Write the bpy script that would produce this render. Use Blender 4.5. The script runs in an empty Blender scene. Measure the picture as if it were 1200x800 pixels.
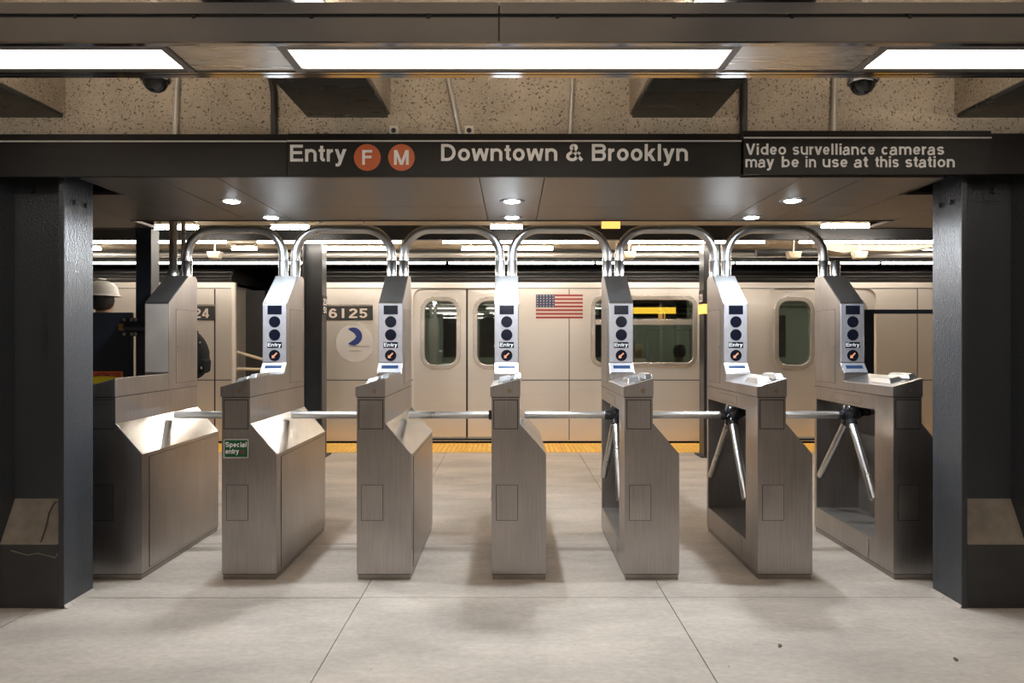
import bpy, bmesh, math, random
from mathutils import Vector, Matrix, Euler
random.seed(7)
PI = math.pi
SC = 0.9                      # every length below is in units of 0.9 m (eye height 1.5 units = 1.35 m)
scn = bpy.context.scene
COL = scn.collection

# ------------------------------------------------------------------ camera
cam_d = bpy.data.cameras.new('camera')
cam_d.sensor_width = 36.0
cam_d.lens = 24.0
cam_d.clip_start = 0.02
cam = bpy.data.objects.new('camera', cam_d)
cam.location = (0, 0, 1.5 * SC)
cam.rotation_euler = (PI / 2, 0, 0)
COL.objects.link(cam)
scn.camera = cam
# ------------------------------------------------------------------ world and exposure
wd = bpy.data.worlds.new('world')
wd.use_nodes = True
wd.node_tree.nodes['Background'].inputs[0].default_value = (0.02, 0.019, 0.018, 1)
wd.node_tree.nodes['Background'].inputs[1].default_value = 0.5
scn.world = wd
scn.view_settings.view_transform = 'Standard'
scn.view_settings.look = 'None'
scn.view_settings.gamma = 1.0
scn.view_settings.use_curve_mapping = False
scn.view_settings.exposure = 0.6
scn.cycles.max_bounces = 8
scn.cycles.diffuse_bounces = 4
scn.cycles.glossy_bounces = 5
scn.cycles.transmission_bounces = 6
scn.cycles.transparent_max_bounces = 12
scn.cycles.sample_clamp_indirect = 6.0
# lamp strengths
E_TROUGH = 7.0        # fluorescent diffusers of the overhead troughs
E_HALL = 5.5          # the same panels over the hall behind the viewer
E_UP = 30.0           # tubes lying on top of the troughs, lighting the ceiling
E_TUBE = 42.0         # bare tubes over the platform
P_SPOT = 42.0         # recessed downlights
C_WARM = (1.0, 0.92, 0.82)
C_TUBE = (1.0, 0.92, 0.82)
C_COOL = (0.82, 0.91, 1.0)


# ------------------------------------------------------------------ materials
def new_mat(name):
    m = bpy.data.materials.new(name)
    m.use_nodes = True
    return m, m.node_tree.nodes, m.node_tree.links, m.node_tree.nodes['Principled BSDF']


def mat(name, color, rough=0.5, metal=0.0, var=0.0, vscale=(6, 6, 6), rvar=0.0, bump=0.0, bscale=(40, 40, 40),
        coat=0.0, spec=0.5, detail=4.0, rand=True, brush=None, aniso=0.0):
    m, N, L, b = new_mat(name)
    b.inputs['Base Color'].default_value = (*color, 1)
    b.inputs['Roughness'].default_value = rough
    b.inputs['Metallic'].default_value = metal
    b.inputs['Specular IOR Level'].default_value = spec
    b.inputs['Coat Weight'].default_value = coat
    if aniso:
        b.inputs['Anisotropic'].default_value = aniso
    tc = N.new('ShaderNodeTexCoord')
    vec = tc.outputs['Object']
    if rand:
        oi = N.new('ShaderNodeObjectInfo')
        ad = N.new('ShaderNodeVectorMath'); ad.operation = 'ADD'
        mu = N.new('ShaderNodeMath'); mu.operation = 'MULTIPLY'; mu.inputs[1].default_value = 17.0
        L.new(oi.outputs['Random'], mu.inputs[0])
        L.new(vec, ad.inputs[0]); L.new(mu.outputs[0], ad.inputs[1])
        vec = ad.outputs[0]

    def noise(scale, det):
        mp = N.new('ShaderNodeMapping'); mp.inputs['Scale'].default_value = scale
        n = N.new('ShaderNodeTexNoise'); n.inputs['Scale'].default_value = 1.0; n.inputs['Detail'].default_value = det
        L.new(vec, mp.inputs[0]); L.new(mp.outputs[0], n.inputs['Vector'])
        return n.outputs['Fac']
    if var or rvar:
        f = noise(vscale, detail)
        if brush:
            f2 = noise(brush, 2.0)
            mx = N.new('ShaderNodeMix'); mx.inputs[0].default_value = 0.45
            L.new(f, mx.inputs[2]); L.new(f2, mx.inputs[3]); f = mx.outputs[0]
        if var:
            mr = N.new('ShaderNodeMapRange'); mr.inputs[1].default_value = 0.25; mr.inputs[2].default_value = 0.75
            mr.inputs[3].default_value = 1 - var; mr.inputs[4].default_value = 1 + var
            L.new(f, mr.inputs[0])
            vm = N.new('ShaderNodeVectorMath'); vm.operation = 'SCALE'; vm.inputs[0].default_value = color
            L.new(mr.outputs[0], vm.inputs['Scale']); L.new(vm.outputs[0], b.inputs['Base Color'])
        if rvar:
            mr = N.new('ShaderNodeMapRange'); mr.inputs[1].default_value = 0.25; mr.inputs[2].default_value = 0.75
            mr.inputs[3].default_value = max(0.02, rough - rvar); mr.inputs[4].default_value = rough + rvar
            L.new(f, mr.inputs[0]); L.new(mr.outputs[0], b.inputs['Roughness'])
    if bump:
        bp = N.new('ShaderNodeBump'); bp.inputs['Strength'].default_value = bump; bp.inputs['Distance'].default_value = 0.004
        L.new(noise(bscale, 3.0), bp.inputs['Height']); L.new(bp.outputs[0], b.inputs['Normal'])
    return m


def emit(name, color, strength, base=(0.8, 0.8, 0.8)):
    m, N, L, b = new_mat(name)
    b.inputs['Base Color'].default_value = (*base, 1)
    b.inputs['Emission Color'].default_value = (*color, 1)
    b.inputs['Emission Strength'].default_value = strength
    return m


def concrete(name, base, speck_dark, speck_light, amount, bump=0.6, tint=0.12):
    m, N, L, b = new_mat(name)
    tc = N.new('ShaderNodeTexCoord')
    b.inputs['Roughness'].default_value = 0.85
    n1 = N.new('ShaderNodeTexNoise'); n1.inputs['Scale'].default_value = 3.0; n1.inputs['Detail'].default_value = 6
    n2 = N.new('ShaderNodeTexNoise'); n2.inputs['Scale'].default_value = 85.0; n2.inputs['Detail'].default_value = 2
    n3 = N.new('ShaderNodeTexNoise'); n3.inputs['Scale'].default_value = 100.0; n3.inputs['Detail'].default_value = 2
    mp = N.new('ShaderNodeMapping'); mp.inputs['Location'].default_value = (7, 3, 11)
    L.new(tc.outputs['Object'], n1.inputs['Vector']); L.new(tc.outputs['Object'], n2.inputs['Vector'])
    L.new(tc.outputs['Object'], mp.inputs[0]); L.new(mp.outputs[0], n3.inputs['Vector'])
    cr = N.new('ShaderNodeValToRGB')
    cr.color_ramp.elements[0].position = 0.3; cr.color_ramp.elements[1].position = 0.7
    cr.color_ramp.elements[0].color = (*[c * (1 - tint) for c in base], 1)
    cr.color_ramp.elements[1].color = (*[c * (1 + tint) for c in base], 1)
    L.new(n1.outputs['Fac'], cr.inputs[0])
    r2 = N.new('ShaderNodeMapRange'); r2.inputs[1].default_value = 0.64 - amount; r2.inputs[2].default_value = 0.70 - amount
    L.new(n2.outputs['Fac'], r2.inputs[0])
    r3 = N.new('ShaderNodeMapRange'); r3.inputs[1].default_value = 0.66 - amount; r3.inputs[2].default_value = 0.74 - amount
    L.new(n3.outputs['Fac'], r3.inputs[0])
    m1 = N.new('ShaderNodeMix'); m1.data_type = 'RGBA'; m1.inputs[7].default_value = (*speck_dark, 1)
    m2 = N.new('ShaderNodeMix'); m2.data_type = 'RGBA'; m2.inputs[7].default_value = (*speck_light, 1)
    L.new(r2.outputs[0], m1.inputs[0]); L.new(cr.outputs[0], m1.inputs[6])
    L.new(r3.outputs[0], m2.inputs[0]); L.new(m1.outputs[2], m2.inputs[6])
    L.new(m2.outputs[2], b.inputs['Base Color'])
    if bump:
        bp = N.new('ShaderNodeBump'); bp.inputs['Strength'].default_value = bump; bp.inputs['Distance'].default_value = 0.01
        L.new(n2.outputs['Fac'], bp.inputs['Height']); L.new(bp.outputs[0], b.inputs['Normal'])
    return m


def glass(name, tint, refl_rough=0.02, mixf=0.12):
    """thin clear pane: mostly see-through with a mirror-like reflection"""
    m, N, L, b = new_mat(name)
    N.remove(b)
    out = N['Material Output']
    t = N.new('ShaderNodeBsdfTransparent'); t.inputs[0].default_value = (*tint, 1)
    g = N.new('ShaderNodeBsdfGlossy'); g.inputs['Roughness'].default_value = refl_rough
    fr = N.new('ShaderNodeFresnel'); fr.inputs[0].default_value = 1.5
    ad = N.new('ShaderNodeMath'); ad.operation = 'ADD'; ad.inputs[1].default_value = mixf
    mx = N.new('ShaderNodeMixShader')
    L.new(fr.outputs[0], ad.inputs[0]); L.new(ad.outputs[0], mx.inputs[0])
    L.new(t.outputs[0], mx.inputs[1]); L.new(g.outputs[0], mx.inputs[2]); L.new(mx.outputs[0], out.inputs[0])
    return m


def floor_mat(name, base):
    m, N, L, b = new_mat(name)
    tc = N.new('ShaderNodeTexCoord'); oi = N.new('ShaderNodeObjectInfo')

    def nz(s, det, off):
        mp = N.new('ShaderNodeMapping'); mp.inputs['Scale'].default_value = s; mp.inputs['Location'].default_value = off
        n = N.new('ShaderNodeTexNoise'); n.inputs['Scale'].default_value = 1.0; n.inputs['Detail'].default_value = det
        n.inputs['Roughness'].default_value = 0.62
        L.new(tc.outputs['Object'], mp.inputs[0]); L.new(mp.outputs[0], n.inputs['Vector'])
        return n.outputs['Fac']
    f = nz((1.1, 2.6, 1), 9, (0, 0, 0))
    cr = N.new('ShaderNodeValToRGB')
    e = cr.color_ramp.elements
    e[0].position = 0.28; e[1].position = 0.74
    e[0].color = (*[c * 0.66 for c in base], 1); e[1].color = (*[c * 1.14 for c in base], 1)
    L.new(f, cr.inputs[0])
    f2 = nz((26, 40, 1), 5, (3, 1, 0))
    mr = N.new('ShaderNodeMapRange'); mr.inputs[1].default_value = 0.3; mr.inputs[2].default_value = 0.7
    mr.inputs[3].default_value = 0.88; mr.inputs[4].default_value = 1.08
    L.new(f2, mr.inputs[0])
    vm = N.new('ShaderNodeVectorMath'); vm.operation = 'SCALE'
    L.new(cr.outputs[0], vm.inputs[0]); L.new(mr.outputs[0], vm.inputs['Scale'])
    # scattered dark specks of grit and gum
    f3 = nz((34, 34, 1), 2, (9, 4, 0))
    r3 = N.new('ShaderNodeMapRange'); r3.inputs[1].default_value = 0.735; r3.inputs[2].default_value = 0.76
    L.new(f3, r3.inputs[0])
    mx = N.new('ShaderNodeMix'); mx.data_type = 'RGBA'; mx.inputs[7].default_value = (*[c * 0.35 for c in base], 1)
    L.new(r3.outputs[0], mx.inputs[0]); L.new(vm.outputs[0], mx.inputs[6])
    L.new(mx.outputs[2], b.inputs['Base Color'])
    b.inputs['Roughness'].default_value = 0.62
    b.inputs['Specular IOR Level'].default_value = 0.35
    bp = N.new('ShaderNodeBump'); bp.inputs['Strength'].default_value = 0.25; bp.inputs['Distance'].default_value = 0.004
    L.new(f2, bp.inputs['Height']); L.new(bp.outputs[0], b.inputs['Normal'])
    return m


M = {}
M['steel'] = mat('brushed_steel', (0.42, 0.393, 0.378), 0.34, 1.0, 0.24, (4, 4, 2.5), 0.07, 0.05, (90, 90, 6), brush=(160, 160, 4))
M['steel_clean'] = mat('clean_steel', (0.40, 0.39, 0.38), 0.34, 1.0, 0.08, (6, 6, 6), 0.06, 0.04, (8, 120, 8))
M['steel_polish'] = mat('polished_steel', (0.70, 0.68, 0.64), 0.16, 1.0, 0.08, (6, 4, 6), 0.06, 0.25, (7, 3, 7))
M['slope'] = mat('slope_steel', (0.32, 0.32, 0.32), 0.40, 1.0, 0.05, (9, 9, 9), 0.02)
M['pipe'] = mat('pipe_steel', (0.60, 0.59, 0.58), 0.30, 1.0, 0.08, (8, 8, 8), 0.05)
M['display'] = mat('display_aluminium', (0.62, 0.61, 0.65), 0.40, 0.75, 0.06, (30, 30, 30), 0.03)
M['tower_blank'] = mat('matt_tower_steel', (0.50, 0.44, 0.385), 0.5, 0.55, 0.12, (6, 6, 6), 0.05)
M['recess'] = mat('recess_shade_steel', (0.26, 0.235, 0.21), 0.45, 0.6, 0.15, (6, 6, 6), 0.05)  # body steel retoned: the dim light inside the recess is put into the colour
M['trunk'] = mat('trunking_enamel', (0.30, 0.25, 0.18), 0.5)
M['seam'] = mat('dark_seam', (0.03, 0.028, 0.026), 0.6)
M['plinth'] = mat('plinth_steel', (0.33, 0.31, 0.29), 0.4, 1.0, 0.15, (8, 8, 8), 0.06)
M['black'] = mat('black_plastic', (0.012, 0.012, 0.013), 0.3)
M['hub'] = mat('hub_black', (0.012, 0.012, 0.014), 0.18)
M['navyglass'] = mat('dark_display_glass', (0.006, 0.008, 0.016), 0.16)
M['white'] = mat('white_print', (0.86, 0.85, 0.84), 0.5)
M['orange_arrow'] = emit('arrow_glow', (1.0, 0.42, 0.2), 0.3, (0.5, 0.2, 0.1))
M['blue_led'] = mat('dim_blue_screen', (0.02, 0.04, 0.09), 0.2)
M['green'] = mat('green_sticker', (0.006, 0.09, 0.035), 0.45)
M['maroon'] = mat('maroon_print', (0.16, 0.05, 0.04), 0.5)
M['sign'] = mat('sign_enamel', (0.019, 0.0165, 0.015), 0.42, 0.0, 0.1, (4, 4, 4), 0.04, spec=0.22)
M['orange'] = mat('orange_roundel', (0.56, 0.115, 0.022), 0.4)
M['soffit'] = mat('soffit_metal', (0.215, 0.198, 0.185), 0.42, 1.0, 0.06, (3, 3, 3), 0.05, brush=(3, 140, 3))
M['fascia'] = mat('fascia_metal', (0.25, 0.232, 0.225), 0.45, 0.5, 0.08, (4, 4, 4), 0.05)
M['fascia_lip'] = mat('lip_metal', (0.42, 0.40, 0.385), 0.12, 1.0, 0.08, (4, 4, 4), 0.05)
M['panel_steel'] = mat('panel_steel', (0.70, 0.66, 0.60), 0.28, 1.0, 0.06, (3, 12, 3), 0.05, brush=(2, 60, 2))
M['column'] = mat('charcoal_gloss_paint', (0.036, 0.039, 0.044), 0.26, 0.0, 0.04, (3, 3, 3), 0.0, 0.7, (110, 110, 110), coat=0.0, spec=0.6)
M['dark_paint'] = mat('dark_grey_paint', (0.03, 0.031, 0.033), 0.35, 0.0, 0.15, (6, 6, 6), 0.05, 0.15, (60, 60, 60))
M['beam_plate'] = mat('beam_plate_paint', (0.034, 0.035, 0.036), 0.3, 0.0, 0.25, (3, 9, 3), 0.1, 0.2, (50, 50, 50))
M['navy'] = mat('navy_paint', (0.016, 0.020, 0.030), 0.33, 0.0, 0.1, (4, 4, 4), 0.04)
M['girder'] = concrete('exposed_aggregate', (0.42, 0.345, 0.255), (0.12, 0.095, 0.075), (0.62, 0.54, 0.44), 0.045, 0.8, 0.2)
M['ceilc'] = concrete('ceiling_concrete', (0.46, 0.39, 0.29), (0.2, 0.16, 0.12), (0.6, 0.52, 0.42), 0.0, 0.4)
M['blockc'] = mat('painted_concrete', (0.035, 0.035, 0.036), 0.6, 0.0, 0.25, (9, 9, 9), 0.08, 0.5, (50, 50, 50))
M['blockt'] = mat('worn_concrete', (0.20, 0.17, 0.135), 0.8, 0.0, 0.25, (14, 14, 14), 0.05, 0.9, (60, 60, 60))
M['floor'] = floor_mat('floor_concrete', (0.47, 0.405, 0.34))
M['grout'] = mat('joint_filler', (0.10, 0.088, 0.075), 0.9)
M['yellow'] = mat('tactile_yellow', (0.80, 0.47, 0.085), 0.55, 0.0, 0.15, (9, 9, 9), 0.05)
M['train'] = mat('carbody_steel', (0.84, 0.77, 0.69), 0.34, 0.72, 0.05, (0.8, 3, 0.5), 0.05, brush=(1, 1, 60), rand=False)
M['train_door'] = mat('door_steel', (0.85, 0.78, 0.70), 0.30, 0.75, 0.05, (0.8, 3, 0.5), 0.04, brush=(1, 1, 60), rand=False)
M['train_roof'] = mat('roof_grime', (0.022, 0.019, 0.017), 0.55, 0.2, 0.3, (3, 3, 3))
M['train_frame'] = mat('window_frame_steel', (0.70, 0.64, 0.57), 0.25, 0.8)
M['rubber'] = mat('black_rubber', (0.02, 0.019, 0.018), 0.6)
M['pane'] = glass('car_window_glass', (0.60, 0.64, 0.58), 0.015, 0.18)
M['gate_pane'] = glass('gate_clear_glass', (0.95, 0.94, 0.92), 0.02, 0.0)
M['interior'] = mat('car_interior', (0.40, 0.405, 0.365), 0.5)
M['seat_orange'] = mat('car_seat', (0.45, 0.17, 0.05), 0.45)
M['led'] = emit('led_yellow', (1.0, 0.56, 0.05), 2.6, (0.2, 0.1, 0.0))
M['orange_lit'] = emit('orange_lit_sign', (1.0, 0.5, 0.12), 1.1, (0.5, 0.25, 0.05))
M['flag_red'] = mat('flag_red', (0.29, 0.03, 0.026), 0.45)
M['flag_white'] = mat('flag_white', (0.60, 0.51, 0.45), 0.45)
M['flag_blue'] = mat('flag_blue', (0.035, 0.045, 0.10), 0.45)
M['logo_blue'] = mat('logo_blue', (0.02, 0.035, 0.16), 0.4)
M['logo_grey'] = mat('logo_pale', (0.50, 0.48, 0.46), 0.4)
M['grey_pipe'] = mat('grey_conduit', (0.42, 0.40, 0.37), 0.4, 0.6)
M['galv'] = mat('galvanised_conduit', (0.50, 0.47, 0.42), 0.45, 0.6, 0.15, (9, 9, 9))
M['beige'] = mat('beige_enamel', (0.56, 0.47, 0.34), 0.5)
M['beige_white'] = mat('offwhite_enamel', (0.72, 0.68, 0.60), 0.45)
M['cable'] = mat('black_cable', (0.03, 0.028, 0.026), 0.4)
M['diffuser'] = emit('lamp_diffuser', C_WARM, E_TROUGH, (0.9, 0.9, 0.9))
M['diffuser_hall'] = emit('hall_diffuser', C_WARM, E_HALL, (0.9, 0.9, 0.9))
M['up_tube'] = emit('uplight_tube', C_WARM, E_UP, (0.9, 0.9, 0.9))
M['tube'] = emit('fluorescent_tube', C_TUBE, E_TUBE, (0.9, 0.9, 0.9))
M['dl_lens'] = emit('downlight_lens', C_COOL, 42.0, (0.9, 0.9, 0.9))
M['edge_tube'] = emit('edge_tube', C_TUBE, 13.0, (0.9, 0.9, 0.9))
M['car_lamp'] = emit('car_interior_lamp', (0.95, 1.0, 0.88), 6.0, (0.9, 0.9, 0.9))
M['wall'] = mat('tunnel_wall', (0.03, 0.027, 0.024), 0.8)
M['tile'] = mat('mezzanine_wall', (0.62, 0.57, 0.51), 0.4, 0.0, 0.08, (2, 2, 2))
M['track'] = mat('trackbed', (0.05, 0.042, 0.036), 0.9, 0.0, 0.3, (12, 12, 12))
M['brass'] = mat('brass_latch', (0.55, 0.32, 0.10), 0.3, 1.0)
M['notice_orange'] = mat('notice_orange', (0.75, 0.16, 0.05), 0.5)
M['notice_yellow'] = mat('notice_yellow', (0.86, 0.72, 0.03), 0.5)
M['notice_red'] = mat('notice_dark_red', (0.16, 0.02, 0.015), 0.5)
M['skin'] = mat('skin', (0.42, 0.24, 0.16), 0.5)
M['hair'] = mat('dark_hair', (0.014, 0.011, 0.010), 0.5)
M['hair_fair'] = mat('fair_hair', (0.50, 0.40, 0.22), 0.55)
M['cloth_dark'] = mat('dark_cloth', (0.02, 0.02, 0.024), 0.8)
M['cloth_navy'] = mat('navy_cloth', (0.02, 0.027, 0.05), 0.8)
M['denim'] = mat('denim_cloth', (0.05, 0.065, 0.10), 0.85)
M['shoe'] = mat('shoe_leather', (0.016, 0.014, 0.013), 0.5)
M['hat'] = mat('white_hard_hat', (0.84, 0.83, 0.80), 0.35)
M['pack'] = mat('backpack_nylon', (0.006, 0.006, 0.006), 0.7, 0.0, 0.6, (20, 20, 20), 0.1, 0.8, (26, 26, 26), spec=0.12)
M['chrome'] = mat('chrome', (0.75, 0.74, 0.72), 0.12, 1.0)
M['dome'] = mat('smoked_dome', (0.012, 0.012, 0.013), 0.06, 0.0, coat=0.6)
M['leaf'] = mat('dry_scrap', (0.09, 0.06, 0.04), 0.8)


# ------------------------------------------------------------------ mesh building
class MB:
    def __init__(s):
        s.v = []; s.f = []; s.mi = []; s.mats = []; s.sm = []

    def m(s, mt):
        if mt not in s.mats:
            s.mats.append(mt)
        return s.mats.index(mt)

    def add(s, vs, fs, mt, smooth=False):
        o = len(s.v); k = s.m(mt)
        s.v += [tuple(v) for v in vs]
        for f in fs:
            s.f.append([i + o for i in f]); s.mi.append(k); s.sm.append(smooth)
        return s

    def box(s, x0, x1, y0, y1, z0, z1, mt):
        vs = [(x, y, z) for z in (z0, z1) for y in (y0, y1) for x in (x0, x1)]
        return s.add(vs, [(0, 2, 3, 1), (4, 5, 7, 6), (0, 1, 5, 4), (2, 6, 7, 3), (0, 4, 6, 2), (1, 3, 7, 5)], mt)

    def prism(s, pts, axis, a, b, mt, smooth=False):
        """polygon pts extruded along an axis; pts are (y,z) for x, (x,z) for y, (x,y) for z"""
        def P(p, t):
            return (t, p[0], p[1]) if axis == 'x' else (p[0], t, p[1]) if axis == 'y' else (p[0], p[1], t)
        n = len(pts)
        vs = [P(p, a) for p in pts] + [P(p, b) for p in pts]
        k = len(s.v)
        s.add(vs, [tuple(range(n))[::-1], tuple(range(n, 2 * n))], mt)
        s.f += [[k + i, k + (i + 1) % n, k + n + (i + 1) % n, k + n + i] for i in range(n)]
        s.mi += [s.m(mt)] * n; s.sm += [smooth] * n
        return s

    def hexa(s, c, mt):
        """8 corners: bottom 4 (ccw) then top 4"""
        return s.add(c, [(3, 2, 1, 0), (4, 5, 6, 7), (0, 1, 5, 4), (1, 2, 6, 5), (2, 3, 7, 6), (3, 0, 4, 7)], mt)

    def tube(s, pts, r, mt, n=14, caps=True, up=None):
        pts = [Vector(p) for p in pts]
        rs = r if isinstance(r, (list, tuple)) else [r] * len(pts)
        t0 = (pts[1] - pts[0]).normalized()
        ref = Vector((0, 0, 1)) if abs(t0.z) < 0.9 else Vector((1, 0, 0))
        u = t0.cross(ref).normalized()
        o = len(s.v); vs = []; prev = t0
        for i, p in enumerate(pts):
            t = (pts[min(i + 1, len(pts) - 1)] - pts[max(i - 1, 0)]).normalized()
            q = prev.rotation_difference(t); u = (q @ u).normalized(); prev = t
            w = t.cross(u)
            vs += [p + (u * math.cos(2 * PI * k / n) + w * math.sin(2 * PI * k / n)) * rs[i] for k in range(n)]
        fs = [(i * n + k, i * n + (k + 1) % n, (i + 1) * n + (k + 1) % n, (i + 1) * n + k)
              for i in range(len(pts) - 1) for k in range(n)]
        s.add(vs, fs, mt, True)
        if caps:
            m_ = len(pts) - 1
            s.add(vs[:n], [tuple(range(n))[::-1]], mt)
            s.add(vs[m_ * n:], [tuple(range(n))], mt)
        return s

    def disc(s, c, r, axis, a, b, mt, n=24):
        pts = [(c[0] + r * math.cos(2 * PI * k / n), c[1] + r * math.sin(2 * PI * k / n)) for k in range(n)]
        return s.prism(pts, axis, a, b, mt)

    def lathe(s, prof, c, mt, n=20, sx=1.0, sy=1.0):
        vs = [(c[0] + r * sx * math.cos(2 * PI * k / n), c[1] + r * sy * math.sin(2 * PI * k / n), c[2] + z)
              for r, z in prof for k in range(n)]
        fs = [(i * n + k, i * n + (k + 1) % n, (i + 1) * n + (k + 1) % n, (i + 1) * n + k)
              for i in range(len(prof) - 1) for k in range(n)]
        return s.add(vs, fs, mt, True)

    def build(s, name, parent=None, bevel=0.0, loc=None):
        me = bpy.data.meshes.new(name)
        me.from_pydata([(x * SC, y * SC, z * SC) for x, y, z in s.v], [], s.f)
        for mt in s.mats:
            me.materials.append(mt)
        me.polygons.foreach_set('material_index', s.mi)
        me.polygons.foreach_set('use_smooth', s.sm)
        me.update()
        bm = bmesh.new(); bm.from_mesh(me)
        bmesh.ops.recalc_face_normals(bm, faces=bm.faces)
        bm.to_mesh(me); bm.free()
        o = bpy.data.objects.new(name, me)
        COL.objects.link(o)
        if parent:
            o.parent = parent
        if loc:
            o.location = [c * SC for c in loc]
        if bevel:
            b = o.modifiers.new('bevel', 'BEVEL'); b.width = bevel * SC; b.segments = 2
            b.limit_method = 'ANGLE'; b.angle_limit = 0.6
        return o


def tag(o, label=None, cat=None, group=None, kind=None):
    if label: o['label'] = label
    if cat: o['category'] = cat
    if group: o['group'] = group
    if kind: o['kind'] = kind
    return o


def empty(name, loc, label=None, cat=None, group=None, kind=None):
    o = bpy.data.objects.new(name, None)
    o.location = [c * SC for c in loc]
    o.empty_display_size = 0.1
    COL.objects.link(o)
    return tag(o, label, cat, group, kind)


def copy_tree(o, parent=None):
    c = o.copy(); COL.objects.link(c)
    if parent: c.parent = parent
    for ch in list(o.children):
        copy_tree(ch, c)
    return c


def rrect(x0, x1, z0, z1, r, n=6):
    out = []
    for cx, cz, a0 in ((x1 - r, z1 - r, 0), (x0 + r, z1 - r, PI / 2), (x0 + r, z0 + r, PI), (x1 - r, z0 + r, 1.5 * PI)):
        out += [(cx + r * math.cos(a0 + PI / 2 * k / n), cz + r * math.sin(a0 + PI / 2 * k / n)) for k in range(n + 1)]
    return out


def plate(name, outline, holes, y0, thick, mt, parent=None, bevel=0.0):
    """upright plate in the XZ plane with holes, front face at y0, built as a filled 2D curve turned into a mesh"""
    cu = bpy.data.curves.new('tmp', 'CURVE'); cu.dimensions = '2D'; cu.fill_mode = 'BOTH'
    for pts in [outline] + holes:
        sp = cu.splines.new('POLY'); sp.points.add(len(pts) - 1); sp.use_cyclic_u = True
        for p, q in zip(sp.points, pts):
            p.co = (q[0] * SC, q[1] * SC, 0, 1)
    cu.extrude = thick * SC / 2
    cu.bevel_depth = bevel * SC
    cu.bevel_resolution = 1
    me = mesh_of(cu)
    me.transform(Matrix(((1, 0, 0, 0), (0, 0, -1, (y0 + thick / 2) * SC), (0, 1, 0, 0), (0, 0, 0, 1))))
    me.name = name
    me.materials.clear(); me.materials.append(mt)
    o = bpy.data.objects.new(name, me); COL.objects.link(o)
    if parent: o.parent = parent
    return o


def mesh_of(cu):
    t = bpy.data.objects.new('tmp', cu); COL.objects.link(t)
    dg = bpy.context.evaluated_depsgraph_get(); dg.update()
    me = bpy.data.meshes.new_from_object(t.evaluated_get(dg))
    bpy.data.objects.remove(t); bpy.data.curves.remove(cu)
    return me


# ------------------------------------------------------------------ grotesque lettering drawn stroke by stroke
FH = 0.095                      # half the stroke, capital height = 1
XH = 0.735                      # height of the small letters
ADV = dict(E=.93, n=.85, t=.48, r=.54, y=.77, D=1.0, o=.85, w=1.08, B=1.0, k=.78, l=.39, V=.93, i=.39, d=.85, e=.79, s=.77,
           u=.85, v=.77, a=.79, c=.77, m=1.24, b=.85, h=.85, F=.85, M=1.16, S=.93, p=.85, C=1.0, A=1.0, R=1.0, T=.85, N=1.0,
           O=1.08, G=1.08, I=.39, U=1.0)
ADV['&'] = 1.0; ADV[' '] = .36; ADV['.'] = .39


def earc(cx, cy, rx, ry, a0, a1, n=12):
    return [(cx + rx * math.cos(math.radians(a0 + (a1 - a0) * k / n)), cy + ry * math.sin(math.radians(a0 + (a1 - a0) * k / n))) for k in range(n + 1)]


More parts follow.
